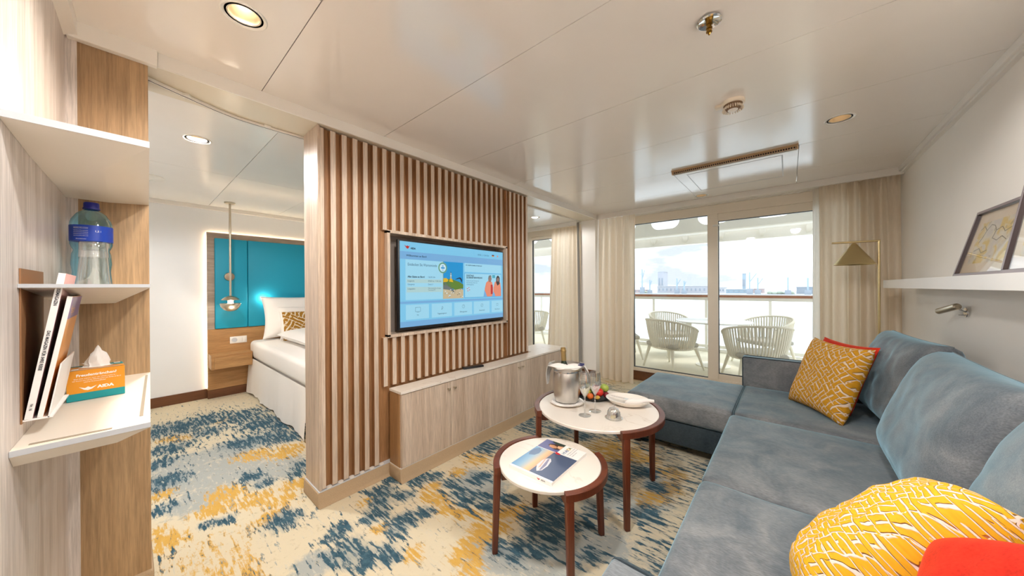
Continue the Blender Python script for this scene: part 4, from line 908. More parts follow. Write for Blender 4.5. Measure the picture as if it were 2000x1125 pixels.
def curtain(name, label, xt, xb, y, zt, zb, folds, amp, mat, yb=0., seed=0, par=None, nz=24, th=.004):
    n = folds * 14; vs = []; fs = []; rr_ = random.Random(seed); ph = [rr_.uniform(-.9, .9) for _ in range(folds + 2)]; am = [rr_.uniform(.6, 1.25) for _ in range(folds + 2)]
    for j in range(nz + 1):
        f = j / nz; z = zt + (zb - zt) * f
        for i in range(n + 1):
            s = i / n; k = s * folds; a = int(k); fr_ = k - a; am_ = am[a] * (1 - fr_) + am[a + 1] * fr_; p_ = ph[a] * (1 - fr_) + ph[a + 1] * fr_
            x0 = xt[0] + (xt[1] - xt[0]) * s; x1 = xb[0] + (xb[1] - xb[0]) * s; x = x0 + (x1 - x0) * f ** 1.3
            w = sin(2 * pi * k + p_ * f) * amp * am_ * (.55 + .45 * min(1, f * 2.2)) + .35 * amp * sin(4 * pi * k * .61 + seed) * (1 - .5 * f)
            if f < .06: w += .25 * amp * sin(2 * pi * k * 3.1 + seed) * (1 - f / .06)
            vs.append((x + .012 * cos(2 * pi * k + p_) * f, y + w - yb * f, z))
    for j in range(nz):
        for i in range(n): a = j * (n + 1) + i; fs.append((a, a + 1, a + n + 2, a + n + 1))
    me = bpy.data.meshes.new(name); me.from_pydata(vs, [], fs)
    bq = bmesh.new(); bq.from_mesh(me); bmesh.ops.recalc_face_normals(bq, faces=bq.faces); bq.to_mesh(me); bq.free()
    o = obj_from_mesh(name, me, mat, par, 80)
    if par is None: tag(o, label, 'curtain')
    return o
curtain('curtain', 'gathered cream curtain left of the balcony window, in the living area', (-2.115, -1.585), (-2.06, -1.575), 4.462, 2.288, .015, 5, .038, 'curtain_cloth', .12, 3)
curtain('curtain', 'gathered cream curtain in the right corner behind the brass floor lamp', (.235, .762), (.225, .762), 4.458, 2.288, .015, 6, .046, 'curtain_cloth', .05, 8)
curtain('sheer_curtain', 'thin white sheer edge hanging between the right curtain and the window pane', (.19, .30), (.17, .28), 4.535, 2.288, .03, 2, .012, 'curtain_sheer', 0, 5, th=.001)
bc = curtain('curtain', 'gathered cream curtain seen past the divider, at the bedroom window', (-2.93, -2.43), (-3.02, -2.40), 4.462, 2.235, .015, 6, .028, 'curtain_cloth', .05, 12)
P('blackout_grey', srgb(150, 146, 140), .8)
curtain('blackout_edge', 'grey lining curtain gathered against the white pilaster', (-2.40, -2.362), (-2.38, -2.335), 4.325, 2.262, .015, 2, .010, 'blackout_grey', 0, 4)

# ------------------------------------------------------------------ right wall: ledge, pictures, lamp
LX = .60; LZ = 1.342
t = thing('picture_ledge', 'long thick white wall shelf above the sofa, carrying framed pictures', 'wall shelf', (.69, 2.6, 1.278))
G().box(LX, .7745, .9, 4.065, 1.278, LZ, .0015).done('board', 'trim_white', t, 0)
def picture(label, y0, y1, h, xb, xt, seed, kind):
    t = thing('framed_picture', label, 'picture', (xb, (y0 + y1) / 2, LZ)); a = math.atan2(xt - xb, h); L = math.hypot(h, xt - xb); w = y1 - y0
    M = Matrix.Translation((xb, y1, LZ + .0008)) @ Matrix(((0, sin(a), -cos(a), 0), (-1, 0, 0, 0), (0, cos(a), sin(a), 0), (0, 0, 0, 1)))
    # local x: along the frame (towards the viewer), y: up the frame, z: out towards the room
    fw, fd = .016, .022
    for (ax, bx_, ay, by_) in ((0, w, 0, fw), (0, w, L - fw, L), (0, fw, fw, L - fw), (w - fw, w, fw, L - fw)):
        g = G(); g.obox(M @ Matrix.Translation(((ax + bx_) / 2, (ay + by_) / 2, -fd / 2)), bx_ - ax, by_ - ay, fd, .001, 1); g.done('frame_bar', 'dark_frame', t, 0)
        g = G(); g.obox(M @ Matrix.Translation(((ax + bx_) / 2, (ay + by_) / 2, .0004)), (bx_ - ax) - .003, (by_ - ay) - .003, .0008); g.done('frame_face', 'frame_edge', t, 0)
    G().obox(M @ Matrix.Translation((w / 2, L / 2, -.016)), w - 2 * fw + .004, L - 2 * fw + .004, .002).done('mat_board', 'mat_cream', t, 0)
    mg = .05
    G().obox(M @ Matrix.Translation((w / 2, L / 2, -.0145)), w - 2 * fw - 2 * mg, L - 2 * fw - 2 * mg, .0008).done('artwork', kind, t, 0)
    G().obox(M @ Matrix.Translation((w / 2, L / 2, -.007)), w - 2 * fw + .003, L - 2 * fw + .003, .0015).done('glazing', 'frame_glass', t, 0)
    return t, M, w, L
P('mat_cream', srgb(236, 220, 202), .6)
m, tt, bb = new_mat('abstract_art')
tc = nd(tt, 'ShaderNodeTexCoord'); n1 = nd(tt, 'ShaderNodeTexNoise', {'Vector': tc.outputs['Object'], 'Scale': 11.0, 'Detail': 4.0, 'Distortion': 1.0}); n2 = nd(tt, 'ShaderNodeTexNoise', {'Vector': tc.outputs['Object'], 'Scale': 30.0, 'Detail': 3.0})
r1 = nd(tt, 'ShaderNodeValToRGB', {0: n1.outputs[0]}); e = r1.color_ramp.elements
e[0].position = .36; e[0].color = c4(srgb(214, 208, 206)); e[1].position = .50; e[1].color = c4(srgb(232, 224, 208)); x_ = e.new(.57); x_.color = c4(srgb(226, 196, 104))
r2 = nd(tt, 'ShaderNodeMapRange', {0: n2.outputs[0], 1: .62, 2: .68, 3: 0., 4: .7}); mx = nd(tt, 'ShaderNodeMix', {0: r2.outputs[0], 6: r1.outputs[0], 7: c4(srgb(150, 138, 110))}, data_type='RGBA'); tt.links.new(mx.outputs[2], bb.inputs['Base Color']); bb.inputs['Roughness'].default_value = .6
t, M, w, L = picture('smaller framed yellow and grey abstract picture leaning on the white ledge', 2.22, 2.80, .325, .655, .735, 1, 'abstract_art')
P('art_line', srgb(70, 60, 50), .6)
def aline(pts):
    g = G()
    for p, q in zip(pts, pts[1:]):
        p, q = V((*p, 0)), V((*q, 0)); d = q - p; g.obox(M @ Matrix.Translation(((p.x + q.x) / 2, (p.y + q.y) / 2, -.0136)) @ Matrix.Rotation(math.atan2(d.y, d.x), 4, 'Z'), d.length + .002, .0028, .0006)
    g.done('painted_line', 'art_line', t, 0)
aline([(.08, .235), (.11, .25), (.15, .225), (.18, .25), (.22, .24), (.25, .215), (.30, .225), (.34, .20), (.40, .215)]); aline([(.15, .225), (.13, .19), (.11, .17)]); aline([(.25, .215), (.24, .18), (.29, .165), (.33, .18), (.38, .16)]); aline([(.09, .13), (.14, .14), (.18, .115), (.23, .125)])
picture('larger dark-framed picture at the right edge, overlapping the smaller picture', 1.62, 2.215, .70, .632, .745, 2, 'abstract_art')
t = thing('wall_reading_lamp', 'small swivelling nickel reading lamp on the wall under the white ledge', 'wall lamp', (.775, 3.085, 1.144))
G().lathe([(0, .008), (.026, .008), (.029, .005), (.029, 0), (0, 0)], (0, 0, 0), 28, Matrix.Translation((.7745, 3.085, 1.144)) @ Matrix.Rotation(rad(-90), 4, 'Y')).done('rosette', 'chrome', t)
G().tube([(.768, 3.085, 1.146), (.748, 3.075, 1.158), (.733, 3.062, 1.172)], .0045, 10).done('arm', 'chrome', t)
G().tube([(.768, 3.085, 1.128), (.745, 3.09, 1.127)], .0025, 8).done('pin', 'chrome', t)
G().tube([(.734, 3.050, 1.178), (.732, 3.055, 1.1775), (.701, 3.208, 1.140), (.700, 3.213, 1.139)], [.012, .0175, .0175, .0145], 20).done('head', 'nickel', t)
# floor lamp
fx_, fy_ = .565, 3.98
t = thing('floor_lamp', 'brass floor lamp with a cone shade, standing behind the sofa corner', 'floor lamp', (fx_, fy_, 0))
zt = 1.664
G().tube([(fx_, fy_, .02), (fx_, fy_, zt)], .0085, 14).done('pole', 'brass', t)
G().tube([(.288, fy_, zt + .006), (fx_ + .009, fy_, zt + .002)], .0085, 14).done('arm', 'brass', t)
G().lathe([(.004, zt - .004), (.014, zt - .010), (.128, zt - .186), (.1275, zt - .1885), (.1255, zt - .186), (.012, zt - .012), (.004, zt - .010)], (.424, fy_, 0), 48, close=True).done('shade', 'brass', t)
G().lathe([(0, zt - .05), (.012, zt - .055), (.028, zt - .10), (.026, zt - .125), (0, zt - .14)], (.424, fy_, 0), 20).done('bulb', 'lens_dim', t)
G().lathe([(0, .022), (.12, .020), (.125, .015), (.125, 0), (0, 0)], (fx_, fy_, 0), 36).done('base', 'brass', t)

# ------------------------------------------------------------------ sofa
sf = thing('corner_sofa', 'large grey-blue velvet corner sofa with a chaise along the window', 'sofa', (.2, 2.0, 0))
FX = -.318
def soft(x0, x1, y0, y1, z0, z1, bev, crown, seed, nx=26, ny=20):
    """upholstered block with a crowned, slightly uneven top"""
    tmp = bmesh.new(); bmesh.ops.create_cube(tmp, size=1)
    for v in tmp.verts: v.co = V(((x0 + x1) / 2 + v.co.x * (x1 - x0), (y0 + y1) / 2 + v.co.y * (y1 - y0), (z0 + z1) / 2 + v.co.z * (z1 - z0)))
    bmesh.ops.bevel(tmp, geom=list(tmp.edges), offset=bev, segments=4, affect='EDGES', profile=.5)
    for ax, k, lo, hi in ((0, nx, x0, x1), (1, ny, y0, y1)):
        for i in range(1, k):
            p = lo + bev + (hi - lo - 2 * bev) * i / k; no = (1, 0, 0) if ax == 0 else (0, 1, 0)
            bmesh.ops.bisect_plane(tmp, geom=tmp.verts[:] + tmp.edges[:] + tmp.faces[:], plane_co=(p if ax == 0 else 0, p if ax == 1 else 0, 0), plane_no=no)
    for v in tmp.verts:
        u = 2 * (v.co.x - x0) / (x1 - x0) - 1; w = 2 * (v.co.y - y0) / (y1 - y0) - 1
        top = max(0, (v.co.z - z0) / (z1 - z0) - .5) * 2
        v.co.z += top * (crown * (1 - u ** 4) * (1 - w ** 4) + .006 * mnoise.noise(V((v.co.x * 5 + seed, v.co.y * 5, 1))))
    g = G(); g._add(tmp); return g
G().box(FX + .03, .74, .745, 2.72, .07, .235, .012).done('base', 'sofa_dark', sf)
G().box(-1.035, .74, 2.745, 3.545, .07, .245, .012).done('chaise_base', 'sofa_dark', sf)
soft(FX, .70, .745, 1.726, .215, .412, .035, .014, 1).done('seat_cushion', 'sofa_velvet', sf, 60)
soft(FX, .70, 1.73, 2.722, .215, .412, .035, .014, 2).done('seat_cushion', 'sofa_velvet', sf, 60)
soft(-1.055, -.296, 2.728, 3.556, .250, .416, .030, .006, 3).done('chaise_cushion', 'sofa_velvet', sf, 60)
soft(-.304, .70, 2.728, 3.556, .250, .416, .030, .006, 4).done('chaise_cushion', 'sofa_velvet', sf, 60)
for dy in (0, .012): G().tube([(-.305 + dy, 2.728, .30), (-.305 + dy, 2.735, .404), (-.305 + dy, 2.76, .4165), (-.305 + dy, 3.1, .4225), (-.305 + dy, 3.54, .418)], .0022, 6).done('stitched_seam', 'sofa_dark', sf)
G().box(.70, .772, .63, 3.66, .05, .60, .03, 3).done('backrest', 'sofa_velvet', sf)
def arm(y0, y1):
    a = G().box(FX, .71, y0, y1, .06, .668, .012, 3).done('armrest', 'sofa_velvet', sf)
    for y in (y0 + .004, y1 - .004): G().tube([(FX + .002, y, .08), (FX + .002, y, .655), (FX + .008, y, .664), (FX + .02, y, .668), (.6, y, .668)], .0045, 8).done('piping', 'sofa_dark', a)
arm(3.558, 3.660); arm(.635, .738)
for x, y in ((-.98, 2.80), (-.98, 3.49), (-.26, .80), (-.26, 2.66), (.66, .80), (.66, 3.49)): G().box(x - .03, x + .03, y - .03, y + .03, 0, .075, .004).done('leg', 'black_plastic', sf)
def back_cushion(label, C, W, U, w, h, t, seed, wr=.008):
    o = pillow('back_cushion', C, W, U, w, h, t, 'sofa_velvet', None, n=40, puff=.36, pinch=.035, wr=wr, seed=seed)
    o['group'] = 'sofa back cushions'; tag(o, label, 'cushion')
    pp = piping(C, W, U, w * .985, h * .985, .006, .035).done('piping', 'sofa_velvet', o)
    return o
back_cushion('grey-blue back cushion in the far sofa corner beside the floor lamp', (.545, 3.17, .705), (.10, -1, 0), (.26, .03, 1), .80, .56, .26, 3, .007)
back_cushion('large grey-blue back cushion in the middle of the sofa', (.535, 2.215, .685), (0, -1, 0), (.36, 0, 1), .97, .585, .30, 11, .004)
back_cushion('light blue back cushion nearest the viewer, behind the mustard pillow', (.53, 1.24, .675), (0, -1, 0), (.34, 0, 1), .96, .57, .30, 21, .004)
def orth(W, U):
    W = V(W).normalized(); U = V(U); return (U - W * U.dot(W)).normalized()
def scatter(name, label, C, W, U, s, t, mat, seed, wr=.006, pinch=.085, n=30):
    s = s if isinstance(s, tuple) else (s, s)
    o = pillow(name, C, W, U, s[0], s[1], t, mat, None, n=n, puff=.5, pinch=pinch, wr=wr, seed=seed); return tag(o, label, 'cushion')
Wf = V((.5, -.866, 0)); Wf = V((.49, -.872, 0)); Bk = V((.872, .49, 0))
def lean(base, W, back, ang, s):
    U = (back * sin(ang) + V((0, 0, 1)) * cos(ang)).normalized(); return V(base) + U * (s / 2), W, U
C, W, U = lean((.127, 3.10, .425), V((.271, -.483, 0)).normalized(), V((.872, .49, 0)), rad(20), .50)
scatter('scatter_cushion', 'mustard patterned cushion with a maze weave standing on the sofa chaise', C, W, U, .52, .15, 'mustard_weave', 2)
C2 = C + V((.872, .49, 0)) * .13 + V((-.054, .090, .012))
scatter('scatter_cushion', 'red velvet cushion mostly hidden behind the far mustard cushion', C2, W, U, .48, .09, 'red_velvet', 4)
scatter('scatter_cushion', 'big mustard patterned cushion in the foreground at the near sofa end', (.20, 1.232, .615), V((.034, -.437, .19)), orth((.034, -.437, .19), (.302, .235, .27)), (.29, .46), .24, 'mustard_weave_near', 7, .010, -.05, 44)
scatter('scatter_cushion', 'bright red velvet cushion at the bottom right corner of the sofa', (.345, .905, .685), V((.3, -.3, .22)), orth((.3, -.3, .22), (.2, .25, .4)), (.40, .40), .20, 'red_velvet', 9, .007, -.05)

# ------------------------------------------------------------------ coffee tables
def coffee_table(name, label, c, ztop, rs, ro, ang0, foot):
    cx, cy = c; t = thing(name, label, 'coffee table', (cx, cy, 0), 'round coffee tables')
    G().lathe([(0, ztop), (rs - .003, ztop), (rs, ztop - .003), (rs, ztop - .014), (rs - .004, ztop - .018), (0, ztop - .018)], (cx, cy, 0), 72).done('tabletop', 'marble', t)
    for k in (0, 2):
        a0, a1 = rad(ang0 + 90 * k - 4), rad(ang0 + 90 * k + 94)
        G().lathe([(rs + .003, ztop + .004), (ro - .003, ztop + .004), (ro, ztop + .001), (ro, ztop - .030), (ro - .003, ztop - .033), (rs + .003, ztop - .033), (rs + .001, ztop - .03), (rs + .001, ztop + .001)], (cx, cy, 0), 40, arc=(a0, a1), close=True).done('rim', 'walnut_red', t, 30)
    for k in range(4):
        a = rad(ang0 + 90 * k); M = Matrix.Translation((cx, cy, 0)) @ Matrix.Rotation(a, 4, 'Z')
        rl = ro - .018; g = G(); h = ztop - .006
        vs = []; sx, sy = .017, .0185
        for z, r, kx in ((0, foot, .8), (h, rl, 1.)):
            for x, y in ((-sx, -sy), (sx, -sy), (sx, sy), (-sx, sy)): vs.append(M @ V((r + x * kx, y * kx, z)))
        g.poly(vs, [(0, 1, 2, 3), (4, 5, 6, 7), (0, 1, 5, 4), (1, 2, 6, 5), (2, 3, 7, 6), (3, 0, 4, 7)]); g.bevel(.006, 3, .3)
        g.done('leg', 'walnut_red', t, 50)
    for k in (0, 1):
        a = rad(ang0 + 90 * k); M = Matrix.Translation((cx, cy, 0)) @ Matrix.Rotation(a, 4, 'Z'); L = rs - .006
        zt_ = ztop - .019 - (.0 if k == 0 else .0004)
        pr_ = [(-L, zt_), (L, zt_), (L, zt_ - .045), (L - .04, zt_ - .045), (L - .10, zt_ - .022), (-L + .10, zt_ - .022), (-L + .04, zt_ - .045), (-L, zt_ - .045)]
        n = len(pr_); y_ = .011 - .0005 * k; pts = [M @ V((x, -y_, z)) for x, z in pr_] + [M @ V((x, y_, z)) for x, z in pr_]
        G().poly(pts, [tuple(range(n)), tuple(range(2 * n - 1, n - 1, -1))] + [(i, (i + 1) % n, n + (i + 1) % n, n + i) for i in range(n)]).done('crossbar', 'walnut_red', t, 0)
    return t
coffee_table('coffee_table', 'lower round coffee table with a marble top, holding a magazine', (-.928, 1.378), .42, .254, .285, 322, .283)
coffee_table('coffee_table', 'taller round coffee table with a marble top, holding the ice bucket and fruit', (-.957, 1.972), .522, .373, .405, 319, .392)

# ------------------------------------------------------------------ things on the coffee tables
ZT = .5225
c = (-1.138, 1.90)
P('napkin_white', srgb(236, 232, 228), .9); P('navy_cloth', srgb(40, 44, 92), .9)
t = thing('under_plate', 'white saucer with a folded napkin under the ice bucket', 'plate', (*c, ZT))
G().lathe([(0, ZT), (.06, ZT), (.085, ZT + .004), (.112, ZT + .013), (.113, ZT + .015), (.085, ZT + .0075), (0, ZT + .006)], (*c, 0), 48).done('plate', 'ceramic', t)
tmp = bmesh.new(); ring = []
for r, z in ((0, .0165), (.075, .0165), (.098, .019), (.104, .0135), (.09, .0085), (0, .0078)):
    ring.append([tmp.verts.new((c[0] + r * (1 + .05 * sin(5 * a) * (r > .08)) * cos(a), c[1] + r * (1 + .05 * sin(4 * a + 1) * (r > .08)) * sin(a), ZT + z + (.003 * sin(7 * a) if .08 < r < .1 and z > .015 else 0))) for a in [2 * pi * i / 40 for i in range(40)]])
for A, B in zip(ring, ring[1:]):
    for i in range(40): tmp.faces.new((A[i], A[(i + 1) % 40], B[(i + 1) % 40], B[i]))
bmesh.ops.remove_doubles(tmp, verts=tmp.verts, dist=1e-5)
g = G(); g._add(tmp); g.done('napkin', 'napkin_white', t)
zb = ZT + .018
bk = thing('ice_bucket', 'brushed steel champagne bucket with a flared rim on the taller table', 'ice bucket', (*c, zb))
G().lathe([(0, zb), (.072, zb), (.080, zb + .006), (.090, zb + .08), (.089, zb + .15), (.083, zb + .195), (.080, zb + .200), (.0815, zb + .205), (.088, zb + .213), (.108, zb + .226), (.117, zb + .236), (.118, zb + .239), (.115, zb + .240), (.104, zb + .231), (.082, zb + .212), (.078, zb + .19), (.084, zb + .12), (.083, zb + .06), (.072, zb + .01), (0, zb + .008)], (*c, 0), 56).done('body', 'steel_brushed', bk)
G().lathe([(.0815, zb + .196), (.0865, zb + .199), (.0865, zb + .206), (.0825, zb + .209)], (*c, 0), 56, close=True).done('rim_band', 'chrome', bk)
bt_ = thing('champagne_bottle', 'champagne bottle with gold foil neck standing in the ice bucket', 'bottle', (c[0] - .03, c[1] + .03, zb + .012))
P('foil_gold', srgb(176, 148, 96), .4, .75); P('bottle_green', srgb(24, 44, 26), .1)
M = Matrix.Translation((c[0] - .025, c[1] + .028, zb + .013)) @ Matrix.Rotation(rad(-3), 4, 'Y')
G().lathe([(0, 0), (.040, 0), (.042, .004), (.042, .15), (.038, .18), (.024, .215), (.0165, .245), (0, .245)], (0, 0, 0), 32, M).done('glass', 'bottle_green', bt_)
G().lathe([(.0168, .232), (.0168, .300), (.0190, .303), (.0190, .314), (.0172, .318), (.0172, .330), (.012, .335), (0, .336), (0, .24)], (0, 0, 0), 24, M).done('foil', 'foil_gold', bt_)
# napkin draped over the bucket rim
t = thing('bucket_napkin', 'white cloth napkin with a navy edge draped over the ice bucket rim', 'napkin', (*c, zb + .2))
def drape(rows, name, mat, th=.002):
    tmp = bmesh.new(); vv = [[tmp.verts.new(p) for p in r] for r in rows]
    for A, B in zip(vv, vv[1:]):
        for i in range(len(A) - 1): tmp.faces.new((A[i], A[i + 1], B[i + 1], B[i]))
    bmesh.ops.recalc_face_normals(tmp, faces=tmp.faces); bmesh.ops.solidify(tmp, geom=tmp.faces[:], thickness=th)
    g = G(); g._add(tmp); return g.done(name, mat, t, 80)
fw = rad(-62)          # direction of the viewer side of the rim
rows = []
for j in range(13):
    f = j / 12; row = []
    for i in range(25):
        a = fw + rad(-82) + rad(176) * i / 24; e = abs(i - 12) / 12
        r = .020 + f * (.100 + .006 * sin(i * .9)); z = zb + .243 + .012 * sin(pi * f) * (1 - e * .5) - .006 * f + .003 * sin(i * .8 + f * 5)
        row.append((c[0] + r * cos(a), c[1] + r * sin(a), z))
    rows.append(row)
drape(rows, 'cloth', 'napkin_white')
def tail(a0, da, drop, out, name='tail'):
    rows = []
    for j in range(12):
        f = j / 11; row = []
        for i in range(9):
            s = i / 8 - .5; a = a0 + da * s * (1 - .75 * f)
            r = .1195 + out * sin(min(1, f * 1.5) * pi / 2) + .004 * sin(i * 1.6); row.append((c[0] + r * cos(a), c[1] + r * sin(a), zb + .244 - drop * f))
        rows.append(row)
    drape(rows, name, 'napkin_white')
tail(fw + rad(104), rad(58), .13, .030); tail(fw + rad(-112), rad(46), .155, .024)
rows = [[(c[0] + r * cos(fw + rad(62) + rad(34) * i / 8), c[1] + r * sin(fw + rad(62) + rad(34) * i / 8), zb + .2485 + .002 * sin(i)) for i in range(9)] for r in (.085, .1, .117)]
drape(rows, 'navy_edge', 'navy_cloth')
# fruit plate
fc = (-1.052, 2.125)
t = thing('fruit_plate', 'dark slate coloured plate carrying the fruit', 'plate', (*fc, ZT))
G().lathe([(0, ZT), (.085, ZT), (.115, ZT + .012), (.116, ZT + .014), (.084, ZT + .005), (0, ZT + .005)], (*fc, 0), 44).done('dish', 'slate', t)
P('stem_brown', srgb(90, 70, 40), .8)
def fruit(name, label, cat, p, r, col, sz=1.0, tilt=(0, 0), pear=0.):
    mt = 'fruit_%d_%d_%d' % col; P(mt, srgb(*col), .35, var=.25)
    cx, cy = fc[0] + p[0], fc[1] + p[1]; z = ZT + .0055 + p[2]
    t = thing(name, label, cat, (cx, cy, z)); M = Matrix.Translation((cx, cy, z + r * sz)) @ Matrix.Rotation(tilt[0], 4, 'X') @ Matrix.Rotation(tilt[1], 4, 'Y')
    pr_ = []
    for i in range(15):
        a = -pi / 2 + pi * i / 14; k = 1 - pear * max(0, sin(a)); dimp = .12 * math.exp(-((a - pi / 2) / .35) ** 2) + .06 * math.exp(-((a + pi / 2) / .3) ** 2)
        pr_.append((max(0, r * cos(a) * k), r * sz * (sin(a) * (1 - (dimp if pear == 0 else 0) * abs(sin(a))))))
    pr_[0] = (0, pr_[0][1]); pr_[-1] = (0, pr_[-1][1])
    G().lathe(pr_, (0, 0, 0), 24, M).done('flesh', mt, t)
    G().tube([M @ V((0, 0, r * sz * .86)), M @ V((.002, .001, r * sz * 1.22))], .0013, 6).done('stem', 'stem_brown', t)
fruit('red_apple', 'shiny red apple at the front right of the fruit plate', 'apple', (.045, -.012, .010), .031, (206, 52, 38), .95, (.4, .3))
fruit('green_apple', 'green apple at the back right of the fruit plate', 'apple', (.052, .062, .024), .031, (166, 184, 84), .95, (-.2, .3))
fruit('yellow_pear', 'yellow green pear lying at the front left of the fruit plate', 'pear', (-.030, -.055, .000), .030, (196, 184, 66), 1.15, (0, -1.2), .35)
fruit('dark_plum', 'dark red plum at the left edge of the fruit plate', 'plum', (-.082, -.035, 0), .021, (120, 22, 34))
fruit('dark_plum', 'dark red plum at the right edge behind the red apple', 'plum', (.083, .020, .0), .021, (126, 26, 40))
fruit('orange_apricot', 'orange apricot in front of the apples on the fruit plate', 'apricot', (.012, -.078, 0), .022, (222, 112, 48))
fruit('kiwi_fruit', 'pale green fruit on top of the pile behind the first flute', 'fruit', (-.028, -.018, .048), .023, (206, 208, 128))
fruit('crimson_plum', 'crimson plum in the middle of the fruit pile', 'plum', (.012, .012, .030), .025, (150, 30, 52))
bn = thing('physalis', 'yellow papery physalis lying on the front edge of the fruit plate', 'fruit', (fc[0] + .062, fc[1] - .075, ZT + .008))
P('physalis_yellow', srgb(226, 184, 84), .6)
G().lathe([(0, -.03), (.010, -.018), (.016, 0), (.013, .014), (.004, .028), (0, .034)], (0, 0, 0), 5, Matrix.Translation((fc[0] + .058, fc[1] - .072, ZT + .026)) @ Matrix.Rotation(rad(70), 4, 'Y') @ Matrix.Rotation(.3, 4, 'X')).done('husk', 'physalis_yellow', bn)
for nm, lab, o, col, n, sd in (('grape_bunch', 'bunch of pale green grapes on the fruit plate beside the bucket', (-.060, .035, .030), (176, 190, 104), 20, 1), ('grape_bunch', 'bunch of dark blue grapes behind the fruit on the plate', (-.005, .070, .026), (92, 104, 112), 14, 4)):
    t = thing(nm, lab, 'grapes', (fc[0] + o[0], fc[1] + o[1], ZT + .006)); rr_ = random.Random(sd); mt = 'grape_%d' % sd; P(mt, srgb(*col), .3)
    g0 = None
    for k in range(n):
        a = rr_.uniform(0, 2 * pi); q = rr_.random() ** .5 * .030; z = .0105 + rr_.random() * .048 * (1 - q / .04)
        if g0 is None:
            g0 = G().ball((0, 0, 0), .0105, 1, 1, 1.12, 12, 8); me_o = obj_from_mesh('grape', (lambda m_: (g0.bm.to_mesh(m_), g0.bm.free(), m_)[2])(bpy.data.meshes.new('grape')), mt, t); me_o.data.transform(Matrix.Translation(root_off(t))); me_o.location = (q * cos(a), q * sin(a), z)
        else:
            q_ = me_o.copy(); q_.location = (q * cos(a), q * sin(a), z); COL.objects.link(q_)
    G().tube([(fc[0] + o[0], fc[1] + o[1], ZT + .05), (fc[0] + o[0] + .012, fc[1] + o[1] + .004, ZT + .085)], .0015, 6).done('stalk', 'stem_brown', t)
# flutes
def flute(label, x, y, s, wide):
    t = thing('champagne_flute', label, 'glass', (x, y, ZT), 'champagne flutes')
    z = lambda h: ZT + h * s
    G().lathe([(0, z(.001)), (.036, z(.0008)), (.037, z(.002)), (.030, z(.0045)), (.008, z(.009)), (.0042, z(.016)), (.0036, z(.06)), (.0040, z(.105)), (.007, z(.118)), (.020, z(.140)), (.032, z(.168)), (.0355, z(.192)), (.034, z(.222)), (.0275 + wide, z(.272)),
               (.0265 + wide, z(.272)), (.0328, z(.222)), (.0343, z(.192)), (.0306, z(.168)), (.0185, z(.142)), (.005, z(.123)), (0, z(.121))], (x, y, 0), 40).done('glass', 'clear_glass', t)
flute('empty champagne flute nearest the viewer, right of the ice bucket', -.942, 1.783, .97, -.002)
flute('empty champagne flute behind the first one, before the fruit plate', -.925, 1.886, .90, .004)
# cloche with pralines
cc = (-.792, 1.858)
t = thing('glass_cloche', 'small glass bell cover over two pralines near the table edge', 'glass cover', (*cc, ZT))
G().lathe([(.040, ZT + .0012), (.051, ZT + .0012), (.052, ZT + .003), (.044, ZT + .005), (.040, ZT + .012), (.037, ZT + .038), (.027, ZT + .056), (.010, ZT + .064), (.0045, ZT + .067), (.004, ZT + .071), (.010, ZT + .077), (.010, ZT + .082), (0, ZT + .087),
           (0, ZT + .066), (.0095, ZT + .0615), (.0255, ZT + .0535), (.0352, ZT + .037), (.0384, ZT + .010)], (*cc, 0), 40).done('bell', 'clear_glass', t)
P('white_choc', srgb(236, 222, 168), .5); P('dark_choc', srgb(64, 36, 28), .45)
t = thing('white_praline', 'square white chocolate praline under the glass cover', 'praline', (cc[0], cc[1] - .008, ZT))
G().box(cc[0] - .012, cc[0] + .012, cc[1] - .022, cc[1] + .002, ZT + .0005, ZT + .017, .004, 3).done('body', 'white_choc', t)
G().box(cc[0] - .010, cc[0] + .010, cc[1] - .012, cc[1] - .008, ZT + .0172, ZT + .0185, .0005).done('stripe', 'white_choc', t)
t = thing('dark_praline', 'dark chocolate praline leaning behind the white one under the glass cover', 'praline', (cc[0] + .004, cc[1] + .014, ZT))
g = G(); g.obox(Matrix.Translation((cc[0] + .003, cc[1] + .016, ZT + .0155)) @ Matrix.Rotation(.18, 4, 'X'), .024, .022, .030, .005, 3); g.done('body', 'dark_choc', t)
# oval bowl
oc = (-.815, 2.135)
t = thing('oval_bowl', 'shallow white oval bowl at the far right of the taller table', 'bowl', (*oc, ZT))
Mo = Matrix.Translation((*oc, 0)) @ Matrix.Rotation(rad(16), 4, 'Z') @ Matrix.Diagonal((1.0, .80, 1, 1))
P('bowl_cream', srgb(226, 212, 192), .3)
G().lathe([(0, ZT), (.075, ZT), (.11, ZT + .012), (.137, ZT + .036), (.139, ZT + .038), (.1375, ZT + .0385), (.11, ZT + .018), (.07, ZT + .007), (0, ZT + .006)], (0, 0, 0), 56, Mo).done('dish', 'ceramic', t)
R2 = Matrix.Translation((*oc, 0)) @ Matrix.Rotation(rad(16), 4, 'Z')
t = thing('rolled_napkin', 'white rolled napkin lying across the oval bowl and past its rim', 'napkin', (oc[0], oc[1], ZT + .03))
pts = [R2 @ V(p) for p in ((-.010, -.062, ZT + .030), (.015, -.062, ZT + .036), (.045, -.058, ZT + .040), (.075, -.050, ZT + .044), (.10, -.042, ZT + .049), (.135, -.034, ZT + .052), (.16, -.026, ZT + .050))]
G().tube(pts, [.006, .020, .024, .020, .014, .011, .009], 14).done('cloth', 'napkin_white', t)
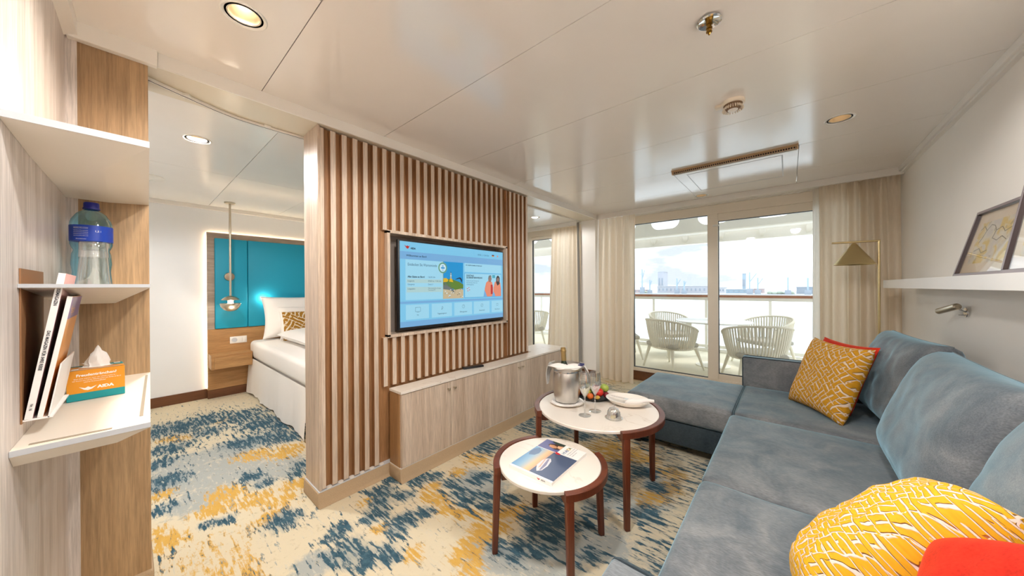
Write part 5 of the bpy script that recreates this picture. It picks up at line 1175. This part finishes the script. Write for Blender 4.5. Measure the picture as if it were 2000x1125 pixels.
for dx, lab, nm in ((.0, 'steel fork resting in the oval bowl beside the napkin', 'fork'), (.018, 'steel knife resting in the oval bowl beside the fork', 'knife')):
    t = thing(nm, lab, nm, tuple(R2 @ V((-.05, .0 + dx, ZT + .03))))
    p0, p1, p2 = R2 @ V((-.125, -.016 + dx, ZT + .046)), R2 @ V((-.02, -.006 + dx, ZT + .0335)), R2 @ V((.05, .002 + dx, ZT + .025))
    G().tube([p0, p1], [.0034, .0028], 8).done('handle', 'chrome', t)
    d = (p2 - p1); M = frame(p1 + d / 2, d, V((-d.y, d.x, 0)))
    if nm == 'knife': G().obox(M, d.length, .014, .0014, .0005, 1).done('blade', 'chrome', t)
    else:
        g = G().obox(M @ Matrix.Translation((-.012, 0, 0)), d.length - .025, .016, .0014)
        for q in (-.006, -.002, .002, .006): g.obox(M @ Matrix.Translation((d.length / 2 - .014, q, 0)), .028, .0022, .0014)
        g.done('tines', 'chrome', t)
# magazine on the lower table: reading direction runs along +Y, its top faces -X
t = thing('coffee_table_magazine', 'thick cruise magazine with ship photo cover lying on the lower table', 'magazine', (-.922, 1.368, .4205))
Mm = Matrix.Translation((-.922, 1.368, .4208)) @ Matrix.Rotation(rad(91), 4, 'Z')
mw, mh, mt_ = .335, .243, .017
G().obox(Mm @ Matrix.Translation((.002, 0, mt_ / 2)), mw - .004, mh - .004, mt_ - .002).done('pages', 'paper', t, 0)
for z in (.0005, mt_ - .0005): G().obox(Mm @ Matrix.Translation((0, 0, z)), mw, mh, .001).done('cover', 'paper', t, 0)
G().obox(Mm @ Matrix.Translation((-mw / 2, 0, mt_ / 2)), .001, mh, mt_).done('spine', 'paper', t, 0)
def ink(nm, c_): P('ink_' + nm, srgb(*c_), .35); return 'ink_' + nm
def mp_(pts, mat, lv=1, name='cover_photo'):
    return G().poly([Mm @ V(((u - .5) * mw, (v - .5) * mh, mt_ + .0002 * lv)) for u, v in pts], [tuple(range(len(pts)))]).done(name, mat, t, 0)
mp_([(.035, 0), (.70, 0), (.70, 1), (.035, 1)], ink('sea', (62, 80, 112)), 1)
sk = [(112, 160, 200), (128, 172, 206), (150, 184, 206), (190, 190, 186), (228, 190, 140), (206, 164, 130)]
for i in range(18):
    f = i / 17 * 5; k = min(4, int(f)); cc_ = tuple(int(sk[k][j] + (sk[k + 1][j] - sk[k][j]) * (f - k)) for j in range(3))
    mp_([(.035, 1 - i * .025), (.70, 1 - i * .025), (.70, 1 - (i + 1) * .025 - .001), (.035, 1 - (i + 1) * .025 - .001)], ink('sky%d' % i, cc_), 2)
mp_([(.40, .93), (.48, .98), (.60, .97), (.68, .90), (.62, .80), (.52, .78), (.44, .82)], ink('cloud', (96, 124, 160)), 3)
mp_([(.10, .44), (.16, .50), (.24, .56), (.40, .57), (.47, .53), (.50, .46), (.44, .40), (.30, .36), (.16, .37)], ink('ship', (214, 208, 212)), 3)
mp_([(.14, .42), (.46, .50), (.48, .47), (.30, .395), (.16, .39)], ink('hull', (120, 120, 150)), 4); mp_([(.18, .48), (.42, .545), (.44, .53), (.22, .46)], ink('deck', (196, 160, 140)), 4)
mp_([(.70, 0), (1, 0), (1, .5), (.70, .5)], 'paper', 1); mp_([(.70, .5), (1, .5), (1, 1), (.70, 1)], ink('dusk', (92, 98, 150)), 1); mp_([(.695, 0), (.705, 0), (.705, 1), (.695, 1)], 'paper', 4)
mp_([(.78, .60), (.80, .74), (.85, .84), (.90, .83), (.92, .74), (.97, .70), (1, .62), (1, .5), (.88, .5), (.80, .52)], ink('hair', (74, 48, 42)), 2)
mp_([(.79, .66), (.81, .78), (.86, .80), (.89, .72), (.87, .62), (.82, .60)], ink('face', (206, 148, 110)), 3); mp_([(.82, .5), (.84, .60), (.90, .62), (.93, .5)], ink('neck', (226, 178, 140)), 4)
mp_([(.94, .5), (.93, .66), (.96, .80), (1, .84), (1, .5)], ink('dress', (44, 66, 60)), 4)
mp_([(.66, .44), (.675, .52), (.69, .50), (.705, .52), (.715, .58), (.72, .48), (.705, .40), (.68, .385)], ink('lips', (196, 30, 44)), 5, 'lips_emblem')
for i, (ch, cl) in enumerate(zip('HIAIDA', ((120, 150, 170), (120, 150, 170), (60, 90, 150), (60, 120, 160), (220, 180, 60), (110, 130, 90)))):
    text(ch, .026, Mm @ V(((.725 + (0, .052, .082, .132, .155, .202)[i] - .5) * mw, (.36 - .5) * mh, mt_ + .0012)), Mm.to_3x3() @ V((1, 0, 0)), Mm.to_3x3() @ V((0, 1, 0)), ink('t%d' % i, cl), t, 'LEFT', .0004)
for i, s in enumerate(('Das Magazin für Ihre Reise', 'Unterwegs auf allen Meeren', 'Ausgabe Sommer')): text(s, .0075, Mm @ V(((.745 - .5) * mw, (.27 - i * .055 - .5) * mh, mt_ + .0012)), Mm.to_3x3() @ V((1, 0, 0)), Mm.to_3x3() @ V((0, 1, 0)), 'ink', t)
text('AIDA', .010, Mm @ V((-mw / 2 - .0008, -.075, mt_ / 2)), Mm.to_3x3() @ V((0, -1, 0)), V((0, 0, 1)), 'ink', t, 'CENTER', .0003)
G().poly([Mm @ V((-mw / 2 - .0009, -.050 - y, mt_ / 2 + z)) for y, z in ((-.010, .004), (0, .002), (.010, .004), (.004, -.002), (0, -.004), (-.004, -.002))], [tuple(range(6))]).done('lips_emblem', 'ink_lips', t, 0)

# ------------------------------------------------------------------ balcony
ZD = .04
struct(G().box(-8, 5, 4.70, 7.42, -.12, ZD).done('balcony_floor', 'deck_floor', None, 0))
struct(G().box(-8, 5, 4.70, 7.0, 2.78, 2.9).done('balcony_ceiling', 'ship_white', None, 0))
struct(G().box(-8, 5, 4.62, 4.71, 2.45, 2.9).done('wall_ship', 'ship_white', None, 0))
t = thing('overhead_girder', 'white steel ship girder with oval cut-outs above the balcony edge', 'girder', (-1, 7.2, 2.3))
hl = []
for k in range(-6, 6):
    cx = -1.92 + k * .86; w, h = .27, .16; pts = []
    for i in range(28):
        a = 2 * pi * i / 28; pts.append((cx + (w - h) * (1 if cos(a) > 0 else -1) + h * cos(a), .30 + h * sin(a)))
    hl.append(pts)
me = plate2d(rect(-7.9, 4.9, .0, .56), hl, 0, .03); me.transform(Matrix.Translation((0, 7.12, 2.33)) @ Matrix.Rotation(rad(90), 4, 'X'))
obj_from_mesh('web_plate', me, 'ship_grey', t, 0)
G().box(-7.9, 4.9, 6.98, 7.32, 2.315, 2.335).done('flange', 'ship_white', t, 0)
G().box(-7.9, 4.9, 7.36, 7.42, 2.17, 2.40).box(-7.9, 4.9, 7.32, 7.46, 2.15, 2.175).done('edge_beam', 'ship_white', t, 0)
for k in range(-5, 6):
    x = -1.62 + k * .62
    G().poly([(x - .01, 7.36, 2.315), (x - .01, 7.20, 2.315), (x - .01, 7.36, 2.19), (x + .09, 7.36, 2.315), (x + .09, 7.20, 2.315), (x + .04, 7.36, 2.19)], [(0, 1, 2), (3, 5, 4), (0, 3, 4, 1), (0, 2, 5, 3), (1, 4, 5, 2)]).done('bracket', 'plastic_white', t, 0)
t = thing('balcony_railing', 'balcony railing with glass panels and a teak handrail', 'railing', (-1, 7.3, ZD))
G().box(-7.9, 4.9, 7.255, 7.345, 1.088, 1.135, .015, 3).done('handrail', 'teak', t)
G().box(-7.9, 4.9, 7.28, 7.32, 1.03, 1.088).done('rail_profile', 'ship_grey', t, 0)
G().box(-7.9, 4.9, 7.27, 7.33, ZD + .07, ZD + .13, .004).done('bottom_rail', 'plastic_white', t)
struct(G().box(-8, 5, 7.24, 7.42, ZD - .02, ZD + .055, .006).done('trim_9', 'plastic_white', None))
xs_ = [-2.207 + .98 * k for k in range(-5, 7)]
for x in xs_: G().box(x - .022, x + .022, 7.285, 7.315, ZD + .05, 1.05).done('post', 'plastic_white', t, 0)
for a, b in zip(xs_, xs_[1:]): G().box(a + .03, b - .03, 7.297, 7.303, ZD + .135, 1.025).done('glass_panel', 'rail_glass', t, 0)
def balcony_chair(label, x, y, rz, s=1.15, sz=.97):
    t = thing('balcony_chair', label, 'chair', (0, 0, 0), 'white woven balcony chairs')
    def path(k, n=41):
        out = []
        for i in range(n):
            a = rad(-28) + rad(236) * i / (n - 1); c_, s_ = cos(a), -sin(a)
            back = max(0, sin(a)); e = abs(i - (n - 1) / 2) / ((n - 1) / 2)
            if k == 'top': out.append(V((.325 * c_, .30 * s_ + .02, .60 + .17 * (1 - e ** 2.2) + .015)))
            else: out.append(V((.255 * c_, .245 * s_ + .03, .335)))
        return out
    tp_, bt2 = path('top'), path('bot')
    G().tube(tp_, .016, 8).done('top_rail', 'chair_rope', t); G().tube(bt2, .012, 8).done('seat_ring', 'chair_frame', t)
    g = G()
    for a, b in zip(tp_, bt2):
        d = (b - a); m_ = (a + b) / 2 + V((m0 * .02 for m0 in (a.x, a.y, 0))); g.tube([a, m_, b], .0102, 5, False)
    g.done('rope_back', 'chair_rope', t)['kind'] = 'stuff'
    G().box(-.235, .235, -.20, .26, .345, .42, .03, 3).done('seat_cushion', 'cushion_grey', t)
    for x_, y_ in ((-.21, .22), (.21, .22), (-.19, -.17), (.19, -.17)): G().tube([(x_, y_, .335), (x_ * 1.32, y_ * 1.30, 0)], [.022, .012], 10).done('leg', 'chair_frame', t)
    t.location = (x, y, ZD); t.rotation_euler = (0, 0, rz); t.scale = (s, s, sz); return t
balcony_chair('woven white balcony chair left of the door post, back towards the room', -1.40, 5.42, rad(-28))
balcony_chair('woven white balcony chair right of the door post, partly behind the sofa arm', -.32, 5.32, rad(22))
balcony_chair('woven white balcony chair behind the left end of the balcony table', -1.72, 6.62, rad(-125))
balcony_chair('woven white balcony chair behind the right end of the balcony table', -.28, 6.62, rad(140))
balcony_chair('woven white balcony chair half hidden behind the left living room curtain', -2.38, 5.85, rad(-60), 1.2)
balcony_chair('woven white balcony chair seen through the bedroom window beside the divider', -4.35, 5.75, rad(40), 1.2)
t = thing('balcony_table', 'round white balcony table between the woven chairs', 'table', (-.92, 6.0, ZD))
G().lathe([(0, .715), (.52, .715), (.525, .712), (.525, .700), (.52, .697), (0, .697)], (-.92, 6.0, ZD), 64).done('tabletop', 'table_top_white', t)
G().lathe([(0, 0), (.24, 0), (.24, .012), (.04, .03), (.035, .66), (.12, .697), (0, .697)], (-.92, 6.0, ZD), 32).done('pedestal', 'chair_frame', t)

# ------------------------------------------------------------------ harbour, far away
m, tt, bb = new_mat('sea_water')
tc = nd(tt, 'ShaderNodeTexCoord'); mp = nd(tt, 'ShaderNodeMapping', {'Vector': tc.outputs['Object'], 'Scale': (.05, .4, 1)}); nz = nd(tt, 'ShaderNodeTexNoise', {'Vector': mp.outputs[0], 'Scale': 1.0, 'Detail': 4.0})
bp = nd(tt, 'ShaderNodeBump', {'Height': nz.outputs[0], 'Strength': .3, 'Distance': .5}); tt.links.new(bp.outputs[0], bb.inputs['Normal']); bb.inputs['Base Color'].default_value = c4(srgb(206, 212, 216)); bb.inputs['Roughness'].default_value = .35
struct(G().quad((-2500, 12, -18), (5000, 0, 0), (0, 4000, 0)).done('sea', 'sea_water', None, 0))
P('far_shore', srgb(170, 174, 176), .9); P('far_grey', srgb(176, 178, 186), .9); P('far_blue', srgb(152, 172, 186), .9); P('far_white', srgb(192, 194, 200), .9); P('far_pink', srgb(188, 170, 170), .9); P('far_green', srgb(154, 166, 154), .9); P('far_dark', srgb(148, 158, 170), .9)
struct(G().box(-900, 700, 845, 1400, -18, -15.5).done('far_quay', 'far_shore', None, 0))
def far(nm, label, px0, px1, h, y, mat, d=40, base=-15.5):
    fx0, fx1 = [y * math.tan(math.atan((p - 1000) / 635.76) - YAW) for p in (px0, px1)]
    t = thing(nm, label, 'building', ((fx0 + fx1) / 2, y, base)); G().box(fx0, fx1, y, y + d, base, base + h).done('walls', mat, t, 0)
    g = G().box(fx0 - 1, fx1 + 1, y - 1, y + d + 1, base + h, base + h + 1.2); g.done('roof', 'far_white', t, 0)
    g = G(); n = max(2, int((fx1 - fx0) / 9))
    for i in range(n): xx = fx0 + (fx1 - fx0) * (i + .5) / n; g.box(xx - 1.6, xx + 1.6, y - .3, y, base + h * .35, base + h * .7)
    g.done('windows', 'far_dark', t, 0)['kind'] = 'stuff'
    return t
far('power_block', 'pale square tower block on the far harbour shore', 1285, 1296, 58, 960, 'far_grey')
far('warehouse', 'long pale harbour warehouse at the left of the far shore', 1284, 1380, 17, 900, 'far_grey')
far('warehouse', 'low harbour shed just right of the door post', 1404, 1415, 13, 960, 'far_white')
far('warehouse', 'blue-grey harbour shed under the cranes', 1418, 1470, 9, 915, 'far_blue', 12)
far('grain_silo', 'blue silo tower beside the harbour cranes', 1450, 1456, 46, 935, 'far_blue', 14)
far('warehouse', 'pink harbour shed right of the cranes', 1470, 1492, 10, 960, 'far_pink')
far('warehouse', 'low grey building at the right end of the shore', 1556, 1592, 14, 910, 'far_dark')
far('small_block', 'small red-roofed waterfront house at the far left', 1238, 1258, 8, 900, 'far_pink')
def mast(label, px, h, y, arm=0):
    xx = y * math.tan(math.atan((px - 1000) / 635.76) - YAW); t = thing('harbour_crane', label, 'crane', (xx, y, -15.5))
    G().box(xx - 1.3, xx + 1.3, y, y + 2.6, -15.5, -15.5 + h).done('mast', 'far_blue', t, 0)
    G().box(xx - 5, xx + 5, y - 2, y + 5, -15.5, -15.5 + h * .25).done('portal', 'far_dark', t, 0)
    if arm: G().tube([(xx, y + 1, -15.5 + h * .55), (xx + arm, y + 1, -15.5 + h * .95)], .9, 6).done('jib', 'far_blue', t, 0)
mast('tall lattice harbour crane at the left of the window', 1254, 62, 854, 6)
mast('thin harbour crane between the tall crane and the tower block', 1269, 34, 859, 5)
mast('harbour crane left of the door post', 1336, 30, 854, 4); mast('harbour crane closest to the door post', 1322, 36, 859, 8)
mast('blue harbour crane beside the silo', 1464, 46, 854, 12); mast('blue harbour crane right of the silo crane', 1480, 34, 854, 8); mast('slim mast at the right part of the shore', 1539, 34, 854); mast('slim mast near the right curtain', 1578, 32, 854)
def treeline(label, px0, px1, y):
    a, b = [y * math.tan(math.atan((p - 1000) / 635.76) - YAW) for p in (px0, px1)]; rr_ = random.Random(int(px0)); n = int((b - a) / 5); g = G()
    for i in range(n): g.ball((a + (b - a) * i / n + rr_.uniform(-2, 2), y + rr_.uniform(0, 8), -14.5 + rr_.uniform(0, 2)), rr_.uniform(3.5, 6), 1, 1, rr_.uniform(.7, 1.1), 8, 5)
    o = g.done('far_trees', 'far_green'); o['kind'] = 'stuff'; tag(o, label, 'trees')
treeline('row of pale trees on the far right shore', 1505, 1552, 862); treeline('low trees on the far left shore', 1258, 1268, 880)
